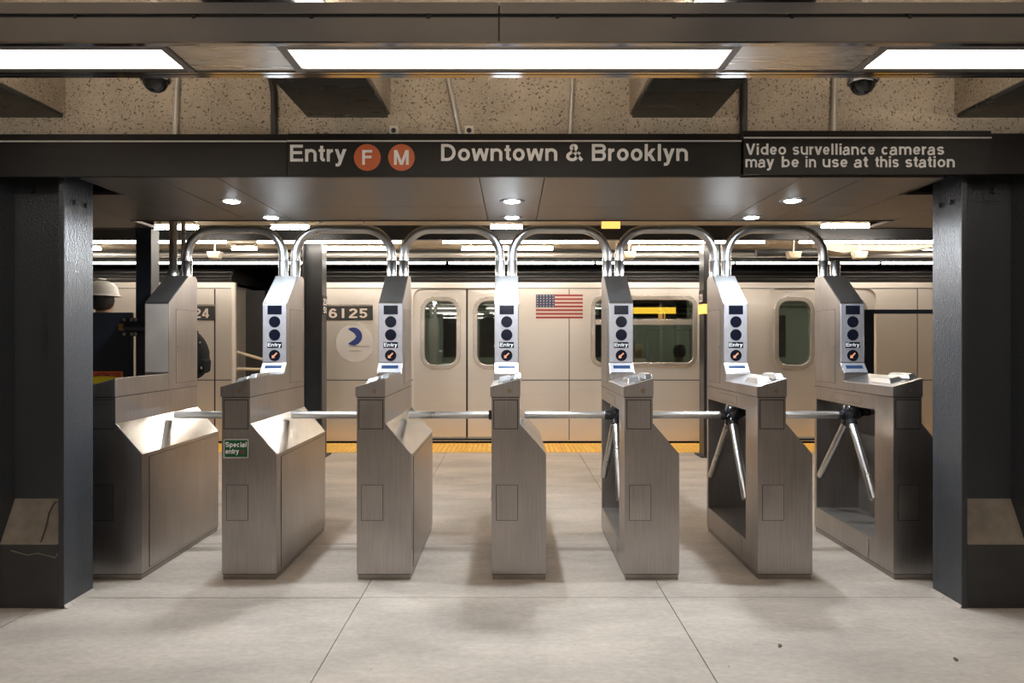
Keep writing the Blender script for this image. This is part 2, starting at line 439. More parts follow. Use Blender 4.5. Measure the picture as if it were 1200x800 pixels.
def glyph(ch):
    """-> list of ('s', path) strokes and ('p', polygon) pieces"""
    h = FH; a = ADV.get(ch, .79); l, r = .07, a - .07; X = XH; out = []
    S = lambda p, closed=False: out.append(('c' if closed else 's', p))
    P = lambda p: out.append(('p', p))
    V = lambda x, y0, y1: P([(x - h, y0), (x + h, y0), (x + h, y1), (x - h, y1)])
    H = lambda x0, x1, y, k=.9: P([(x0, y - h * k), (x1, y - h * k), (x1, y + h * k), (x0, y + h * k)])
    def Dg(x0, y0, x1, y1, k=1.1): P([(x0 - h * k, y0), (x0 + h * k, y0), (x1 + h * k, y1), (x1 - h * k, y1)])
    rx = (r - l) / 2 - h; cx = (l + r) / 2; ry = X / 2 - h * .9; cy = X / 2
    if ch in 'nhm':
        V(l + h, 0, 1.0 if ch == 'h' else X)
        if ch == 'm':
            m_ = (l + r) / 2
            for u, v in ((l + h, m_), (m_, r - h)):
                S(earc((u + v) / 2, X - h * .8 - .2, (v - u) / 2, .2, 180, 0) + [(v, 0)])
        else:
            S(earc(cx, X - h * .8 - .23, rx, .23, 175, 0) + [(r - h, 0)])
    elif ch == 'u':
        V(r - h, 0, X); S([(l + h, X)] + earc(cx, h * .8 + .23, rx, .23, 180, 355))
    elif ch == 'r':
        V(l + h, 0, X); S(earc(l + h + .27, X - h * .9 - .27, .27, .27, 180, 88))
    elif ch in 'o':
        S(earc(cx, cy, rx, ry, 0, 360, 28)[:-1], True)
    elif ch in 'dbp':
        S(earc(cx, cy, rx, ry, 0, 360, 28)[:-1], True)
        if ch == 'd': V(r - h, 0, 1)
        if ch == 'b': V(l + h, 0, 1)
        if ch == 'p': V(l + h, -.28, X)
    elif ch == 'e':
        S(earc(cx, cy, rx, ry, 0, 322, 24)); H(l + h, r - h * .6, cy - .01, .75)
    elif ch == 'c':
        S(earc(cx, cy, rx, ry, 42, 318, 22))
    elif ch == 'a':
        S(earc(cx - .02, X - h * .8 - .19, rx - .02, .19, 165, 0, 12) + [(r - h - .04, .16), (r - h - .02, .0)])
        S([(r - h - .05, .415), (cx + .02, .385)] + earc(l + .19, .2, .19 - h * .3, .175, 95, 270, 12) + [(cx + .03, .06), (r - h - .05, .2)])
    elif ch in 'sS':
        T = X if ch == 's' else 1.0
        q = (T - 2 * h * .85) / 4; rr = rx
        top = earc(cx, T - h * .85 - q, rr, q, 18, 180, 12) + earc(cx, T - h * .85 - q, rr, q, 180, 250, 5)
        bot = earc(cx, h * .85 + q, rr, q, 70, 0, 5) + earc(cx, h * .85 + q, rr, q, 0, -162, 12)
        S(top + bot)
    elif ch == 't':
        V(.24, .16, .93); H(.05, a - .05, X - h * .8, .8); S([(.24, .3)] + earc(.24 + .13, h + .12, .13, .12, 180, 275, 8) + [(a - .05, h * .95)])
    elif ch in 'l1I':
        V(a / 2, 0, 1)
    elif ch == 'i':
        V(a / 2, 0, X); V(a / 2, .84, 1.0)
    elif ch == '.':
        V(a / 2, 0, .17)
    elif ch in 'vV':
        T = X if ch == 'v' else 1; e = .04 + h
        Dg(a / 2, 0, e, T); Dg(a / 2, 0, a - e, T)
    elif ch == 'w':
        e = .03 + h; q = a / 2
        Dg(q - .26, 0, e, X, 1.0); Dg(q - .26, 0, q, X, 1.0); Dg(q + .26, 0, q, X, 1.0); Dg(q + .26, 0, a - e, X, 1.0)
    elif ch == 'y':
        e = .04 + h
        Dg(a / 2, 0.02, e, X); Dg(a / 2 - .1, -.2, a - e, X); S([(a / 2 - .085, -.16), (a / 2 - .15, -.205), (.08, -.2)])
    elif ch == 'k':
        V(l + h, 0, 1); Dg(l + h + .08, .28, r - h - .01, X, 1.3); Dg(r - h + .01, 0, l + .27, .45, 1.2)
    elif ch in 'EF':
        V(l + h, 0, 1); H(l, r, 1 - h * .9)
        H(l, r - .05, .53)
        if ch == 'E': H(l, r + .01, h * .9)
    elif ch == 'T':
        V(a / 2, 0, 1); H(.03, a - .03, 1 - h * .9)
    elif ch == 'D':
        V(l + h, 0, 1); S([(l, h * .9), (l + .3, h * .9)] + earc(l + .36, .5, r - h - l - .36, .5 - h * .9, -90, 90, 18) + [(l + .3, 1 - h * .9), (l, 1 - h * .9)])
    elif ch in 'BRP':
        V(l + h, 0, 1)
        S([(l, 1 - h * .9), (l + .3, 1 - h * .9)] + earc(r - .3, .765 - h * .2, .26 - h + .04, .235 - h * .7, 90, -90, 14) + [(l, .53)])
        if ch == 'B': S([(l, .53), (l + .3, .53)] + earc(r - .29, .265 + h * .45, .29 - h, .265 - h * .45, 90, -90, 14) + [(l, h * .9)])
        if ch == 'R': S([(cx + .05, .53)] + earc(r - .26, .35, .14, .18, 90, 0, 8) + [(r - .1, .1), (r - .06, 0)])
    elif ch == 'M':
        V(l + h, 0, 1); V(r - h, 0, 1); Dg(a / 2, 0, l + h + .03, 1, 1.1); Dg(a / 2, 0, r - h - .03, 1, 1.1)
    elif ch == 'N':
        V(l + h, 0, 1); V(r - h, 0, 1); Dg(r - h - .02, 0, l + h + .02, 1, 1.2)
    elif ch == 'A':
        e = .03 + h; Dg(e, 0, a / 2, 1); Dg(a - e, 0, a / 2, 1); H(.25, a - .25, .3, .85)
    elif ch == 'O':
        S(earc(cx, .5, rx, .5 - h * .9, 0, 360, 30)[:-1], True)
    elif ch in 'CG':
        S(earc(cx, .5, rx, .5 - h * .9, 42, 318 if ch == 'C' else 345, 24))
        if ch == 'G': H(cx + .05, r, .42, .8); V(r - h, 0, .48)
    elif ch == 'U':
        S([(l + h, 1)] + earc(cx, .36, rx, .36 - h * .9, 180, 360, 18) + [(r - h, 1)])
    elif ch == '&':
        S([(.95, .03), (.33, .70)] + earc(.455, .795, .15, .125, 215, -40, 14) + [(.50, .62), (.27, .47)] + earc(.36, .27, .26, .20, 130, 310, 12) + [(.66, .24), (.80, .52)])
    elif ch == '2':
        S(earc(cx, .71, rx, .29 - h * .9, 172, -25, 14) + [(l + .14, .2), (l + h, h * .9)]); H(l, r, h * .9)
    elif ch == '3':
        S(earc(cx, .735, rx - .02, .265 - h * .9, 165, -80, 12) + [(cx - .05, .53)]); S([(cx - .05, .52)] + earc(cx, .28, rx, .28 - h * .9, 80, -165, 14))
    elif ch == '4':
        V(r - h - .1, 0, 1); H(l, r, .27, .8); Dg(l + h * .6, .3, r - h - .12, 1, 1.0)
    elif ch == '5':
        H(l + .06, r - .02, 1 - h * .9); V(l + .06 + h, .45, 1); S(earc(cx - .01, .33, rx, .33 - h * .9, 130, -160, 16))
    elif ch == '6':
        S(earc(cx, .32, rx, .32 - h * .9, 0, 360, 24)[:-1], True); S(earc(cx + .01, .5, rx, .5 - h * .9, 40, 190, 14))
    return out, a


def stroke_mesh(body, k=1.0):
    """-> 2D quads (verts, faces) of a line of lettering; k widens the strokes"""
    vs, fs, lv = [], [], []; x0 = 0.0; np_ = 0

    def strip(p, closed):
        n = len(p); o = len(vs); w = FH * k
        for i in range(n):
            a = p[i - 1] if (i or closed) else p[0]; b = p[(i + 1) % n] if (i < n - 1 or closed) else p[-1]
            tx_, ty_ = b[0] - a[0], b[1] - a[1]; L_ = math.hypot(tx_, ty_) or 1
            nx_, ny_ = -ty_ / L_, tx_ / L_
            ww = w * (0.9 + 0.1 * abs(nx_))
            vs.append((x0 + p[i][0] + nx_ * ww, p[i][1] + ny_ * ww)); vs.append((x0 + p[i][0] - nx_ * ww, p[i][1] - ny_ * ww))
        for i in range(n if closed else n - 1):
            j = (i + 1) % n
            fs.append((o + 2 * i, o + 2 * j, o + 2 * j + 1, o + 2 * i + 1))
    for ch in body:
        g, a = glyph(ch)
        for t, p in g:
            if t == 'p':
                o = len(vs); vs.extend((x0 + q[0], q[1]) for q in p); fs.append(tuple(range(o, o + len(p))))
            else:
                strip(p, t == 'c')
            while len(lv) < len(vs): lv.append(np_ % 7)
            np_ += 1
        x0 += a
    return vs, fs, lv


def lettering(name, body, x0, x1, zb, cap, y, mt, parent=None, bold=1.0, thick=0.0015, rot=None):
    """upright print facing -Y: ink from x0 to x1, baseline zb, capital height cap, at depth y"""
    v2, f2, lv = stroke_mesh(body, bold)
    a, b = min(v[0] for v in v2), max(v[0] for v in v2)
    sx = (x1 - x0) / (b - a)
    P = [((x0 + (v[0] - a) * sx) * SC, (y - thick - 0.00025 * q) * SC, (zb + v[1] * cap) * SC) for v, q in zip(v2, lv)]
    # each stroke piece gets a little depth
    n = len(P)
    V = P + [(p[0], y * SC, p[2]) for p in P]
    F = list(f2); ed = {}
    for f in f2:
        for i in range(len(f)):
            e = (f[i], f[(i + 1) % len(f)]); kk = tuple(sorted(e))
            ed[kk] = None if kk in ed else e
    F += [(e[0], e[1], e[1] + n, e[0] + n) for e in ed.values() if e]
    me = bpy.data.meshes.new(name); me.from_pydata(V, [], F); me.update()
    if rot:
        me.transform(rot)
    me.materials.append(mt)
    o = bpy.data.objects.new(name, me); COL.objects.link(o)
    if parent: o.parent = parent
    return o


def at(px, py, d):
    """point of the scene at depth d that the photograph shows at pixel (px, py)"""
    return ((px - 600) * d / 800, d, 1.5 + (400 - py) * d / 800)


# ------------------------------------------------------------------ the setting
XW = 9.5
fl = MB().box(-XW, XW, -18, 9.23, -0.14, -0.012, M['grout']).build('floor')
tag(fl, kind='structure')
xs = [-XW, -8.05, -6.26, -4.47, -2.685, -0.885, 0.902, 2.695, 4.49, 6.28, 8.07, XW]
ys = [-18, -14, -10, -6.5, -4.4, -2.3, -0.2, 1.9, 4.0, 5.06, 7.1, 9.23]
for i in range(len(xs) - 1):
    for j in range(len(ys) - 1):
        g = 0.0028
        dz = random.uniform(-0.0015, 0.0015)
        MB().box(xs[i] + g, xs[i + 1] - g, ys[j] + g, ys[j + 1] - g, -0.02, dz, M['floor']).build('floor_slab', fl)
# platform edge and tactile strip
edge = tag(MB().box(-XW, XW, 9.23, 10.08, -1.2, -0.012, M['floor']).build('trim_1'), kind='structure')
tw = 0.68
dome_bm = MB()
for i in range(28):
    x = -9.5 + i * tw
    MB().box(x + 0.004, x + tw - 0.004, 9.235, 10.06, -0.02, 0.002, M['yellow']).build('tactile_tile', edge)
    for a in range(10):
        for b in range(11):
            cx, cy = x + 0.045 + a * 0.0655, 9.28 + b * 0.073
            k = 6
            vs = [(cx + 0.018 * math.cos(2 * PI * q / k), cy + 0.018 * math.sin(2 * PI * q / k), 0.002) for q in range(k)] + \
                 [(cx + 0.010 * math.cos(2 * PI * q / k), cy + 0.010 * math.sin(2 * PI * q / k), 0.011) for q in range(k)]
            dome_bm.add(vs, [(q, (q + 1) % k, k + (q + 1) % k, k + q) for q in range(k)] + [tuple(range(k, 2 * k))], M['yellow'])
tag(dome_bm.build('warning_domes', edge), kind='stuff')

tag(MB().box(-XW, XW, 10.08, 15, -1.35, -1.2, M['track']).build('trim_2'), kind='structure')       # track bed
tag(MB().box(-XW, XW, 14.2, 14.4, -1.3, 4.2, M['wall']).build('wall_back'), kind='structure')
tag(MB().box(-XW - 0.2, -XW, -18, 14.4, -1.3, 4.2, M['tile']).build('wall_left'), kind='structure')
tag(MB().box(XW, XW + 0.2, -18, 14.4, -1.3, 4.2, M['tile']).build('wall_right'), kind='structure')
tag(MB().box(-XW, XW, -18.2, -18, -0.1, 4.2, M['tile']).build('wall_front'), kind='structure')
# ceiling: slab, a low slab over the platform, beams with steel plates, girder
ce = tag(MB().box(-XW, XW, -18, 4.5, 3.3, 3.5, M['ceilc']).box(-XW, XW, 4.5, 10.0, 2.84, 3.5, M['ceilc'])
         .box(-XW, XW, 10.0, 14.3, 3.7, 3.9, M['wall']).build('ceiling'), kind='structure')
MB().box(-XW, XW, 4.1, 4.62, 2.62, 3.32, M['girder']).build('girder', ce)
for k in range(-4, 5):
    cx = -0.985 + 1.952 * k if k <= 0 else 0.96 + 1.952 * (k - 1)
    MB().box(cx - 0.255, cx + 0.255, -18, 4.12, 2.862, 3.31, M['girder']).build('beam', ce)
    MB().box(cx - 0.24, cx + 0.24, -18, 4.098, 2.843, 2.866, M['beam_plate']).build('beam_plate', ce)
# beams that cross the ceiling over the platform
tag(MB().box(-XW, XW, 7.9, 7.98, 2.68, 2.845, M['dark_paint']).build('trim_3'), kind='structure')
tag(MB().box(-XW, XW, 9.98, 10.2, 2.668, 3.75, M['wall']).box(-XW, XW, 9.90, 9.98, 2.668, 2.73, M['dark_paint'])
    .build('trim_4'), kind='structure')
tag(MB().box(-XW, XW, 7.36, 7.62, 2.80, 2.86, M['beige']).build('trim_5'), kind='structure')

# ------------------------------------------------------------------ black steel columns at both ends of the row
def column(x_in, s, label):
    """s=+1: the face towards the turnstiles looks to +X (column at the left end)"""
    root = empty('steel_column', (x_in - s * 0.2, 3.967, 0), label, 'column', 'black riveted columns')
    X = lambda t: -s * t + s * 0.2          # distance from the turnstile side face -> local x
    d0, d1 = -0.133, 0.133

    def bx(mb, t0, t1, y0, y1, z0, z1, mt):
        return mb.box(min(X(t0), X(t1)), max(X(t0), X(t1)), y0, y1, z0, z1, mt)
    for t0 in (0.0, 0.365):
        bx(MB(), t0, t0 + 0.034, d0, d1, 0, 2.615, M['column']).build('flange', root, 0.004)
    bx(MB(), 0.034, 0.365, -0.012, 0.012, 0, 2.615, M['column']).build('web', root)
    # bolted plate near the top of the web
    bx(MB(), 0.05, 0.30, -0.022, -0.012, 2.31, 2.345, M['column']).build('splice_plate', root)
    for t in (0.10, 0.26):
        MB().disc((X(t), 2.37), 0.016, 'y', -0.035, -0.012, M['column'], 8).build('bolt', root)
    for t in (0.06, 0.13):
        MB().disc((d0 + t * 1.5, 2.30), 0.016, 'x', X(0.0), X(-0.014), M['column'], 8).build('bolt', root)
    # concrete filling round the foot, sloped on top
    p = [(d0 + 0.004, 0), (d0 + 0.004, 0.356), (-0.014, 0.585), (-0.014, 0)]
    bl = MB().prism(p, 'x', min(X(0.035), X(0.364)), max(X(0.035), X(0.364)), M['blockc']).build('concrete_foot', root, 0.004)
    q = [(d0 + 0.004, 0.358), (d0 + 0.004, 0.362), (-0.014, 0.591), (-0.014, 0.587)]
    MB().prism(q, 'x', min(X(0.036), X(0.363)), max(X(0.036), X(0.363)), M['blockt']).build('worn_top', bl)
    if s > 0:
        MB().tube([(X(0.05), -0.024, 0.582), (X(0.12), -0.03, 0.574), (X(0.135), -0.06, 0.522), (X(0.13), -0.09, 0.454), (X(0.135), -0.128, 0.371)], 0.0035, M['seam'], 6).build('crack', bl)
        MB().tube([(X(0.04), d0 + 0.003, 0.31), (X(0.05), d0 + 0.003, 0.285), (X(0.15), d0 + 0.003, 0.31), (X(0.21), d0 + 0.003, 0.30), (X(0.30), d0 + 0.003, 0.325)], 0.003, M['blockt'], 6).build('crack', bl)
    # mortar smear along the foot
    if True:
        mm = MB()
        for y in range(9):
            yy = d0 + 0.03 * y
            w = 0.02 + 0.022 * random.random()
            mm.hexa([(X(0.0), yy, 0), (X(0.0) + s * w, yy, 0), (X(0.0) + s * w, yy + 0.031, 0), (X(0.0), yy + 0.031, 0),
                     (X(0.0), yy, 0.02), (X(0.0) + s * w * 0.4, yy, 0.004), (X(0.0) + s * w * 0.4, yy + 0.031, 0.004), (X(0.0), yy + 0.031, 0.02)], M['floor'])
        mm.build('mortar_skirt', root)
    return root


cl = column(-2.515, 1, 'black steel column with raised mill lettering, beside the blank-tower turnstile')
column(2.525, -1, 'black steel column with scuffed concrete foot, beside the turnstile before the glass gate')
# raised mill lettering running up the web of the first column
R = Matrix.Translation((0, 0, 0))
let = lettering('mill_lettering', 'CARNEGIE  U.S.A.', 0, 0.32, 0, 0.032, 0, M['column'], cl, 0.7, 0.006,
                Matrix.Rotation(-PI / 2, 4, 'Y'))
let.location = (Vector((-2.69, 3.954, 1.40)) - Vector((-2.715, 3.967, 0))) * SC

# ------------------------------------------------------------------ canopy over the turnstiles
cz = 2.405
can = empty('entrance_canopy', (0, 4.4, cz), 'long dark metal canopy over the turnstile row, between the black columns', 'canopy')


def C(mb):                       # to canopy-local
    mb.v = [(x, y - 4.4, z - cz) for x, y, z in mb.v]
    return mb


panels = []
for a, b in ((-2.39, -1.975), (-1.63, -0.183), (0.183, 1.60), (1.955, 2.39)):
    panels += [(a, b, 3.775, 4.578), (a, b, 4.582, 5.10)]
for a, b in ((-1.97, -1.635), (-0.178, 0.178), (1.605, 1.95)):
    panels += [(a, b, 3.775, 5.10)]
for s in (-1, 1):
    for a, b, y1 in ((2.394, 2.85, 5.10), (2.854, 5.2, 5.45)):
        panels += [(min(s * a, s * b), max(s * a, s * b), 4.215, y1)]
for x0, x1, y0, y1 in panels:
    C(MB().box(x0, x1, y0, y1, cz, cz + 0.02, M['soffit'])).build('soffit_panel', can)
C(MB().box(-5.2, 5.2, 3.77, 4.10, 2.60, 2.615, M['dark_paint']).box(-5.2, 5.2, 4.22, 5.10, 2.58, 2.60, M['dark_paint'])
  .box(-2.39, 2.39, 3.775, 5.10, cz + 0.03, cz + 0.035, M['dark_paint'])).build('top_deck', can)
C(MB().box(-2.85, 2.85, 5.10, 5.115, cz - 0.006, 2.6, M['dark_paint'])).build('rear_fascia', can)
for s in (-1, 1):
    C(MB().box(min(s * 2.86, s * 5.2), max(s * 2.86, s * 5.2), 5.45, 5.465, cz - 0.006, 2.6, M['dark_paint'])).build('rear_fascia', can)
    C(MB().box(min(s * 2.385, s * 2.395), max(s * 2.385, s * 2.395), 3.775, 4.215, cz - 0.004, 2.6, M['dark_paint'])).build('opening_trim', can)
fp = C(MB().box(-5.2, -1.237, 3.75, 3.772, 2.405, 2.639, M['sign'])).build('fascia_panel', can, 0.002)
C(MB().box(-5.2, -1.237, 3.7488, 3.75, 2.595, 2.603, M['white'])).build('white_stripe', fp)
C(MB().box(2.622, 5.2, 3.765, 3.785, 2.425, 2.648, M['sign'])).build('fascia_panel', can, 0.002)

# signs on the canopy
sg = empty('direction_sign', (0, 3.76, 2.405), 'long black enamel sign reading Entry F M Downtown & Brooklyn', 'sign')


def Z(o, root):
    """re-express a mesh given in scene coordinates in its root's frame"""
    o.data.transform(Matrix.Translation(-root.location)); return o


def part(mb, name, root, bevel=0.0, top=None):
    o = mb.build(name, None, bevel); Z(o, top or root); o.parent = root
    return o


part(MB().box(-1.234, 1.259, 3.748, 3.769, 2.405, 2.641, M['sign']), 'sign_face', sg, 0.002)
part(MB().box(-1.234, 1.259, 3.7455, 3.748, 2.596, 2.604, M['white']), 'white_stripe', sg)
yk = 3.7475
k_ = 3.7475 / 800
zz = lambda py: 1.5 + (400 - py) * k_
xx = lambda px: (px - 600) * k_


def ltr(body, a, b, base, cap_px, root, mt=None, bold=1.0, y=yk, name='lettering'):
    o = lettering(name, body, xx(a), xx(b), zz(base), cap_px * k_, y, mt or M['white'], None, bold)
    Z(o, sg if root.name.startswith(('direction', 'roundel')) else root); o.parent = root
    return o


ltr('Entry', 340, 406, 189.3, 19.7, sg)
ltr('Downtown', 517, 653, 188.5, 19.7, sg)
ltr('&', 663.5, 683.5, 188.5, 19.7, sg)
ltr('Brooklyn', 693.5, 806, 188.5, 19.7, sg)
for px, ch, hw in ((430.5, 'F', 5.8), (470.5, 'M', 8.6)):
    rd = MB().disc((xx(px), zz(184.5)), 15.6 * k_, 'y', 3.7445, 3.748, M['orange'], 40)
    rd = part(rd, 'roundel', sg)
    rd2 = ltr(ch, px - hw, px + hw, 193.2, 17.2, rd, None, 1.1, 3.7445)
ns = empty('camera_notice_sign', (1.9, 3.74, 2.42), 'black enamel sign reading Video survelliance cameras may be in use', 'sign')
part(MB().box(1.265, 2.618, 3.728, 3.7455, 2.413, 2.651, M['sign']), 'sign_face', ns, 0.002)
part(MB().box(1.265, 2.618, 3.7255, 3.728, 2.608, 2.616, M['white']), 'white_stripe', ns)
k2 = 3.7275 / 800
for body, a, b, base in (('Video', 874, 921, 181.3), ('survelliance', 929, 1025, 181.3), ('cameras', 1033, 1106, 181.3), ('may', 873.5, 907, 196.0), ('be', 916, 936, 196.0),
                         ('in', 944, 956, 196.0), ('use', 964, 993, 196.0), ('at', 1000.5, 1017, 196.0), ('this', 1025.5, 1053, 196.0), ('station', 1061, 1118.5, 196.0)):
    o = lettering('lettering', body, (a - 600) * k2, (b - 600) * k2, 1.5 + (400 - base) * k2, 13.0 * k2, 3.7275, M['white'], None, 0.9)
    Z(o, ns); o.parent = ns

# recessed lights
dls = [(-1.807, 4.40), (0.0, 4.40), (1.80, 4.38), (-1.755, 4.975), (0.0, 4.975), (1.745, 4.975)]
dln = ['round downlight nearer the Entry sign, above the green-sticker turnstile',
       'round downlight nearer the sign, above the square-on middle turnstile',
       'round downlight nearer the sign, under the camera notice',
       'round downlight at the rear canopy edge, above the green-sticker turnstile',
       'round downlight at the rear canopy edge, above the square-on middle turnstile',
       'round downlight at the rear canopy edge, before the beige platform trunking']
dl0 = empty('downlight', (0, 0, 0))
MB().lathe([(0.050, -0.003), (0.064, -0.006), (0.078, -0.005), (0.081, 0.0)], (0, 0, 0), M['fascia'], 32).build('trim_ring', dl0)
MB().lathe([(0.051, -0.002), (0.049, -0.006), (0.036, -0.010), (0.018, -0.012), (0.0, -0.0125)], (0, 0, 0), M['dl_lens'], 32).build('lens', dl0)
for i, ((x, d), lb) in enumerate(zip(dls, dln)):
    o = dl0 if i == 0 else copy_tree(dl0)
    o.location = (x * SC, d * SC, (cz - 0.0005) * SC)
    tag(o, lb, 'downlight', 'recessed downlights in the canopy')
    sp = bpy.data.lights.new('downlight_lamp', 'SPOT')
    sp.energy = P_SPOT; sp.color = C_COOL; sp.spot_size = math.radians(176); sp.spot_blend = 0.5; sp.shadow_soft_size = 0.03
    so = bpy.data.objects.new('downlight_lamp', sp); COL.objects.link(so)
    so.location = (x * SC, d * SC, (cz - 0.075) * SC)

# ------------------------------------------------------------------ overhead light trough nearer the camera
def trough(y0, label, blanks, lens_edges, group=None, main=True):
    """a metal trough with lamp panels between steel blanks, front face at depth y0"""
    zs = 2.652
    root = empty('light_trough', (0, y0 + 0.17, zs), label, 'light trough', group)
    P = lambda mb, nm, bv=0.0: part(mb, nm, root, bv)
    for a, b in ((-XW + 0.3, -0.052), (-0.048, XW - 0.3)):
        P(MB().box(a, b, y0, y0 + 0.012, zs + 0.004, 2.749, M['fascia']), 'fascia_panel', 0.002)
        P(MB().box(a, b, y0 - 0.002, y0 + 0.012, 2.762, 2.806, M['fascia']), 'upper_rail', 0.002)
    P(MB().box(-XW + 0.3, XW - 0.3, y0 + 0.014, y0 + 0.03, zs + 0.004, 2.80, M['seam']), 'groove')
    for px in (-64, 88, 227, 365, 502, 653, 790, 928, 1066, 1205) if main else ():
        x = (px - 600) * y0 / 800
        P(MB().box(x - 0.007, x + 0.007, y0 - 0.001, y0 + 0.012, 2.743, 2.762, M['black']), 'clip')
    P(MB().box(-XW + 0.3, XW - 0.3, y0, y0 + 0.028, zs - 0.004, zs + 0.004, M['fascia_lip']), 'front_lip', 0.001)
    P(MB().box(-XW + 0.3, XW - 0.3, y0 + 0.285, y0 + 0.305, zs - 0.004, zs + 0.006, M['fascia_lip'])
      .box(-XW + 0.3, XW - 0.3, y0 + 0.308, y0 + 0.34, zs - 0.006, zs + 0.05, M['fascia_lip']), 'rear_rail', 0.001)
    P(MB().box(-XW + 0.3, XW - 0.3, y0 + 0.03, y0 + 0.34, 2.79, 2.80, M['fascia']), 'top_plate')
    for a, b in blanks:
        P(MB().box(a, b, y0 + 0.03, y0 + 0.284, zs + 0.002, zs + 0.01, M['panel_steel']), 'blank_panel', 0.001)
    for (a, b), lb in lens_edges:
        li = empty('ceiling_light', ((a + b) / 2, y0 + 0.16, zs), lb, 'ceiling light', 'lamp panels in the overhead trough' if main else 'lamp panels of the mezzanine')
        fr = MB().box(a - 0.035, a, y0 + 0.03, y0 + 0.284, zs - 0.003, zs + 0.03, M['fascia']).box(b, b + 0.03, y0 + 0.03, y0 + 0.284, zs - 0.003, zs + 0.03, M['fascia'])
        fr.box(a, b, y0 + 0.03, y0 + 0.07, zs + 0.0, zs + 0.03, M['fascia']).box(a, b, y0 + 0.255, y0 + 0.284, zs + 0.0, zs + 0.03, M['fascia'])
        part(fr, 'frame', li)
        part(MB().box(a, b, y0 + 0.07, y0 + 0.255, zs + (0.006 if main else -0.03), zs + 0.02, M['diffuser' if main else 'diffuser_hall']), 'diffuser', li)
        part(MB().tube([(a, y0 + 0.17, 2.815), (b, y0 + 0.17, 2.815)], 0.013, M['up_tube'], 8), 'uplight_tube', li)


trough(2.63, 'dark metal light trough with glowing panels crossing overhead before the sign',
       [(-1.346, -0.923), (0.90, 1.45), (-3.75, -3.33), (3.36, 3.8)],
       [((-0.885, 0.868), 'long glowing lamp panel in the middle of the overhead trough, before the Entry sign'),
        ((-3.29, -1.384), 'long glowing lamp panel of the trough on the hard hat side'),
        ((1.482, 3.32), 'long glowing lamp panel of the trough above the camera notice')])
for nm_, y_ in (('nearest', -0.4), ('second', -3.2), ('third', -7.0), ('farthest', -12.5)):
    trough(y_, f'dark metal light trough over the entrance hall, {nm_} of four behind the viewer',
           [(-1.346, -0.923), (0.90, 1.45)],
           [((-0.885, 0.868), f'lamp panel over the hall, middle one of the {nm_} trough'),
            ((-3.29, -1.384), f'lamp panel over the hall in the {nm_} trough, hard hat side'),
            ((1.482, 3.32), f'lamp panel over the hall in the {nm_} trough, glass gate side')],
           None, False)

# conduits on the girder face, dome cameras, junction boxes
def conduit(name, label, pts, r, mt):
    base = pts[-1]
    o = MB().tube([(p[0] - base[0], p[1] - base[1], p[2] - base[2]) for p in pts], r, mt, 10).build(name)
    o.location = [c * SC for c in base]
    tag(o, label, 'conduit', 'conduits on the concrete girder')


GD = 4.085
conduit('conduit', 'galvanised conduit on the concrete girder beside the dome camera over the blank fascia',
        [at(211, 60, GD), at(208, 92, GD), at(205, 165, GD)], 0.017, M['galv'])
conduit('conduit', 'black bent conduit on the girder above the start of the Entry sign',
        [at(312, 60, GD), at(317, 88, GD), at(321, 110, GD), at(321.5, 165, GD)], 0.02, M['cable'])
conduit('conduit', 'slanting galvanised conduit on the girder above Downtown',
        [at(515, 60, GD), at(525, 92, GD), at(541, 168, GD)], 0.016, M['galv'])
conduit('conduit', 'upright galvanised conduit on the girder above the ampersand',
        [at(672, 60, GD), at(671, 92, GD), at(667, 168, GD)], 0.015, M['galv'])
conduit('conduit', 'black upright conduit on the girder above the joint of both signs',
        [at(873, 60, GD), at(872, 92, GD), at(871, 168, GD)], 0.022, M['cable'])
conduit('conduit', 'galvanised conduit on the girder beside the dome camera over the camera notice',
        [at(979, 60, GD), at(978, 92, GD), at(976, 168, GD)], 0.017, M['galv'])
for px, py, lb in ((182, 92, 'black dome camera hanging over the blank canopy fascia'), (1011, 95, 'black dome camera hanging over the camera notice sign')):
    x, y, z = at(px, py, 3.35)
    r = empty('dome_camera', (x, y, z), lb, 'camera', 'dome cameras under the ceiling')
    MB().lathe([(0.0, -0.068), (0.022, -0.065), (0.042, -0.053), (0.056, -0.032), (0.062, 0.0)], (0, 0, 0), M['dome'], 24).build('dome', r)
    MB().lathe([(0.064, -0.012), (0.072, -0.01), (0.074, 0.02), (0.06, 0.06), (0.0, 0.065)], (0, 0, 0), M['chrome'], 24).build('housing', r)
    MB().tube([(0, 0, 0.06), (0, 0, 3.305 - z)], 0.02, M['galv'], 10).build('stem', r)
for px, lb in ((462, 'small white junction box on the canopy edge above the F M roundels'), (550, 'small white junction box on the canopy edge above Downtown')):
    x, y, z = at(px, 153, 3.9)
    r = empty('junction_box', (x, y, 2.615), lb, 'junction box', 'junction boxes on the canopy')
    MB().box(-0.025, 0.025, -0.02, 0.02, 0, 0.112, M['beige_white']).build('body', r, 0.003)
    MB().disc((0, 0.084), 0.014, 'y', -0.023, -0.019, M['black'], 16).build('knockout', r)

# ------------------------------------------------------------------ turnstiles
W1, W2, DP = 0.177, 0.344, 1.12
SILH = [(0, 0.036), (W2, 0.036), (W2, 0.785), (W1, 0.979), (W1, 1.146), (0, 1.146)]


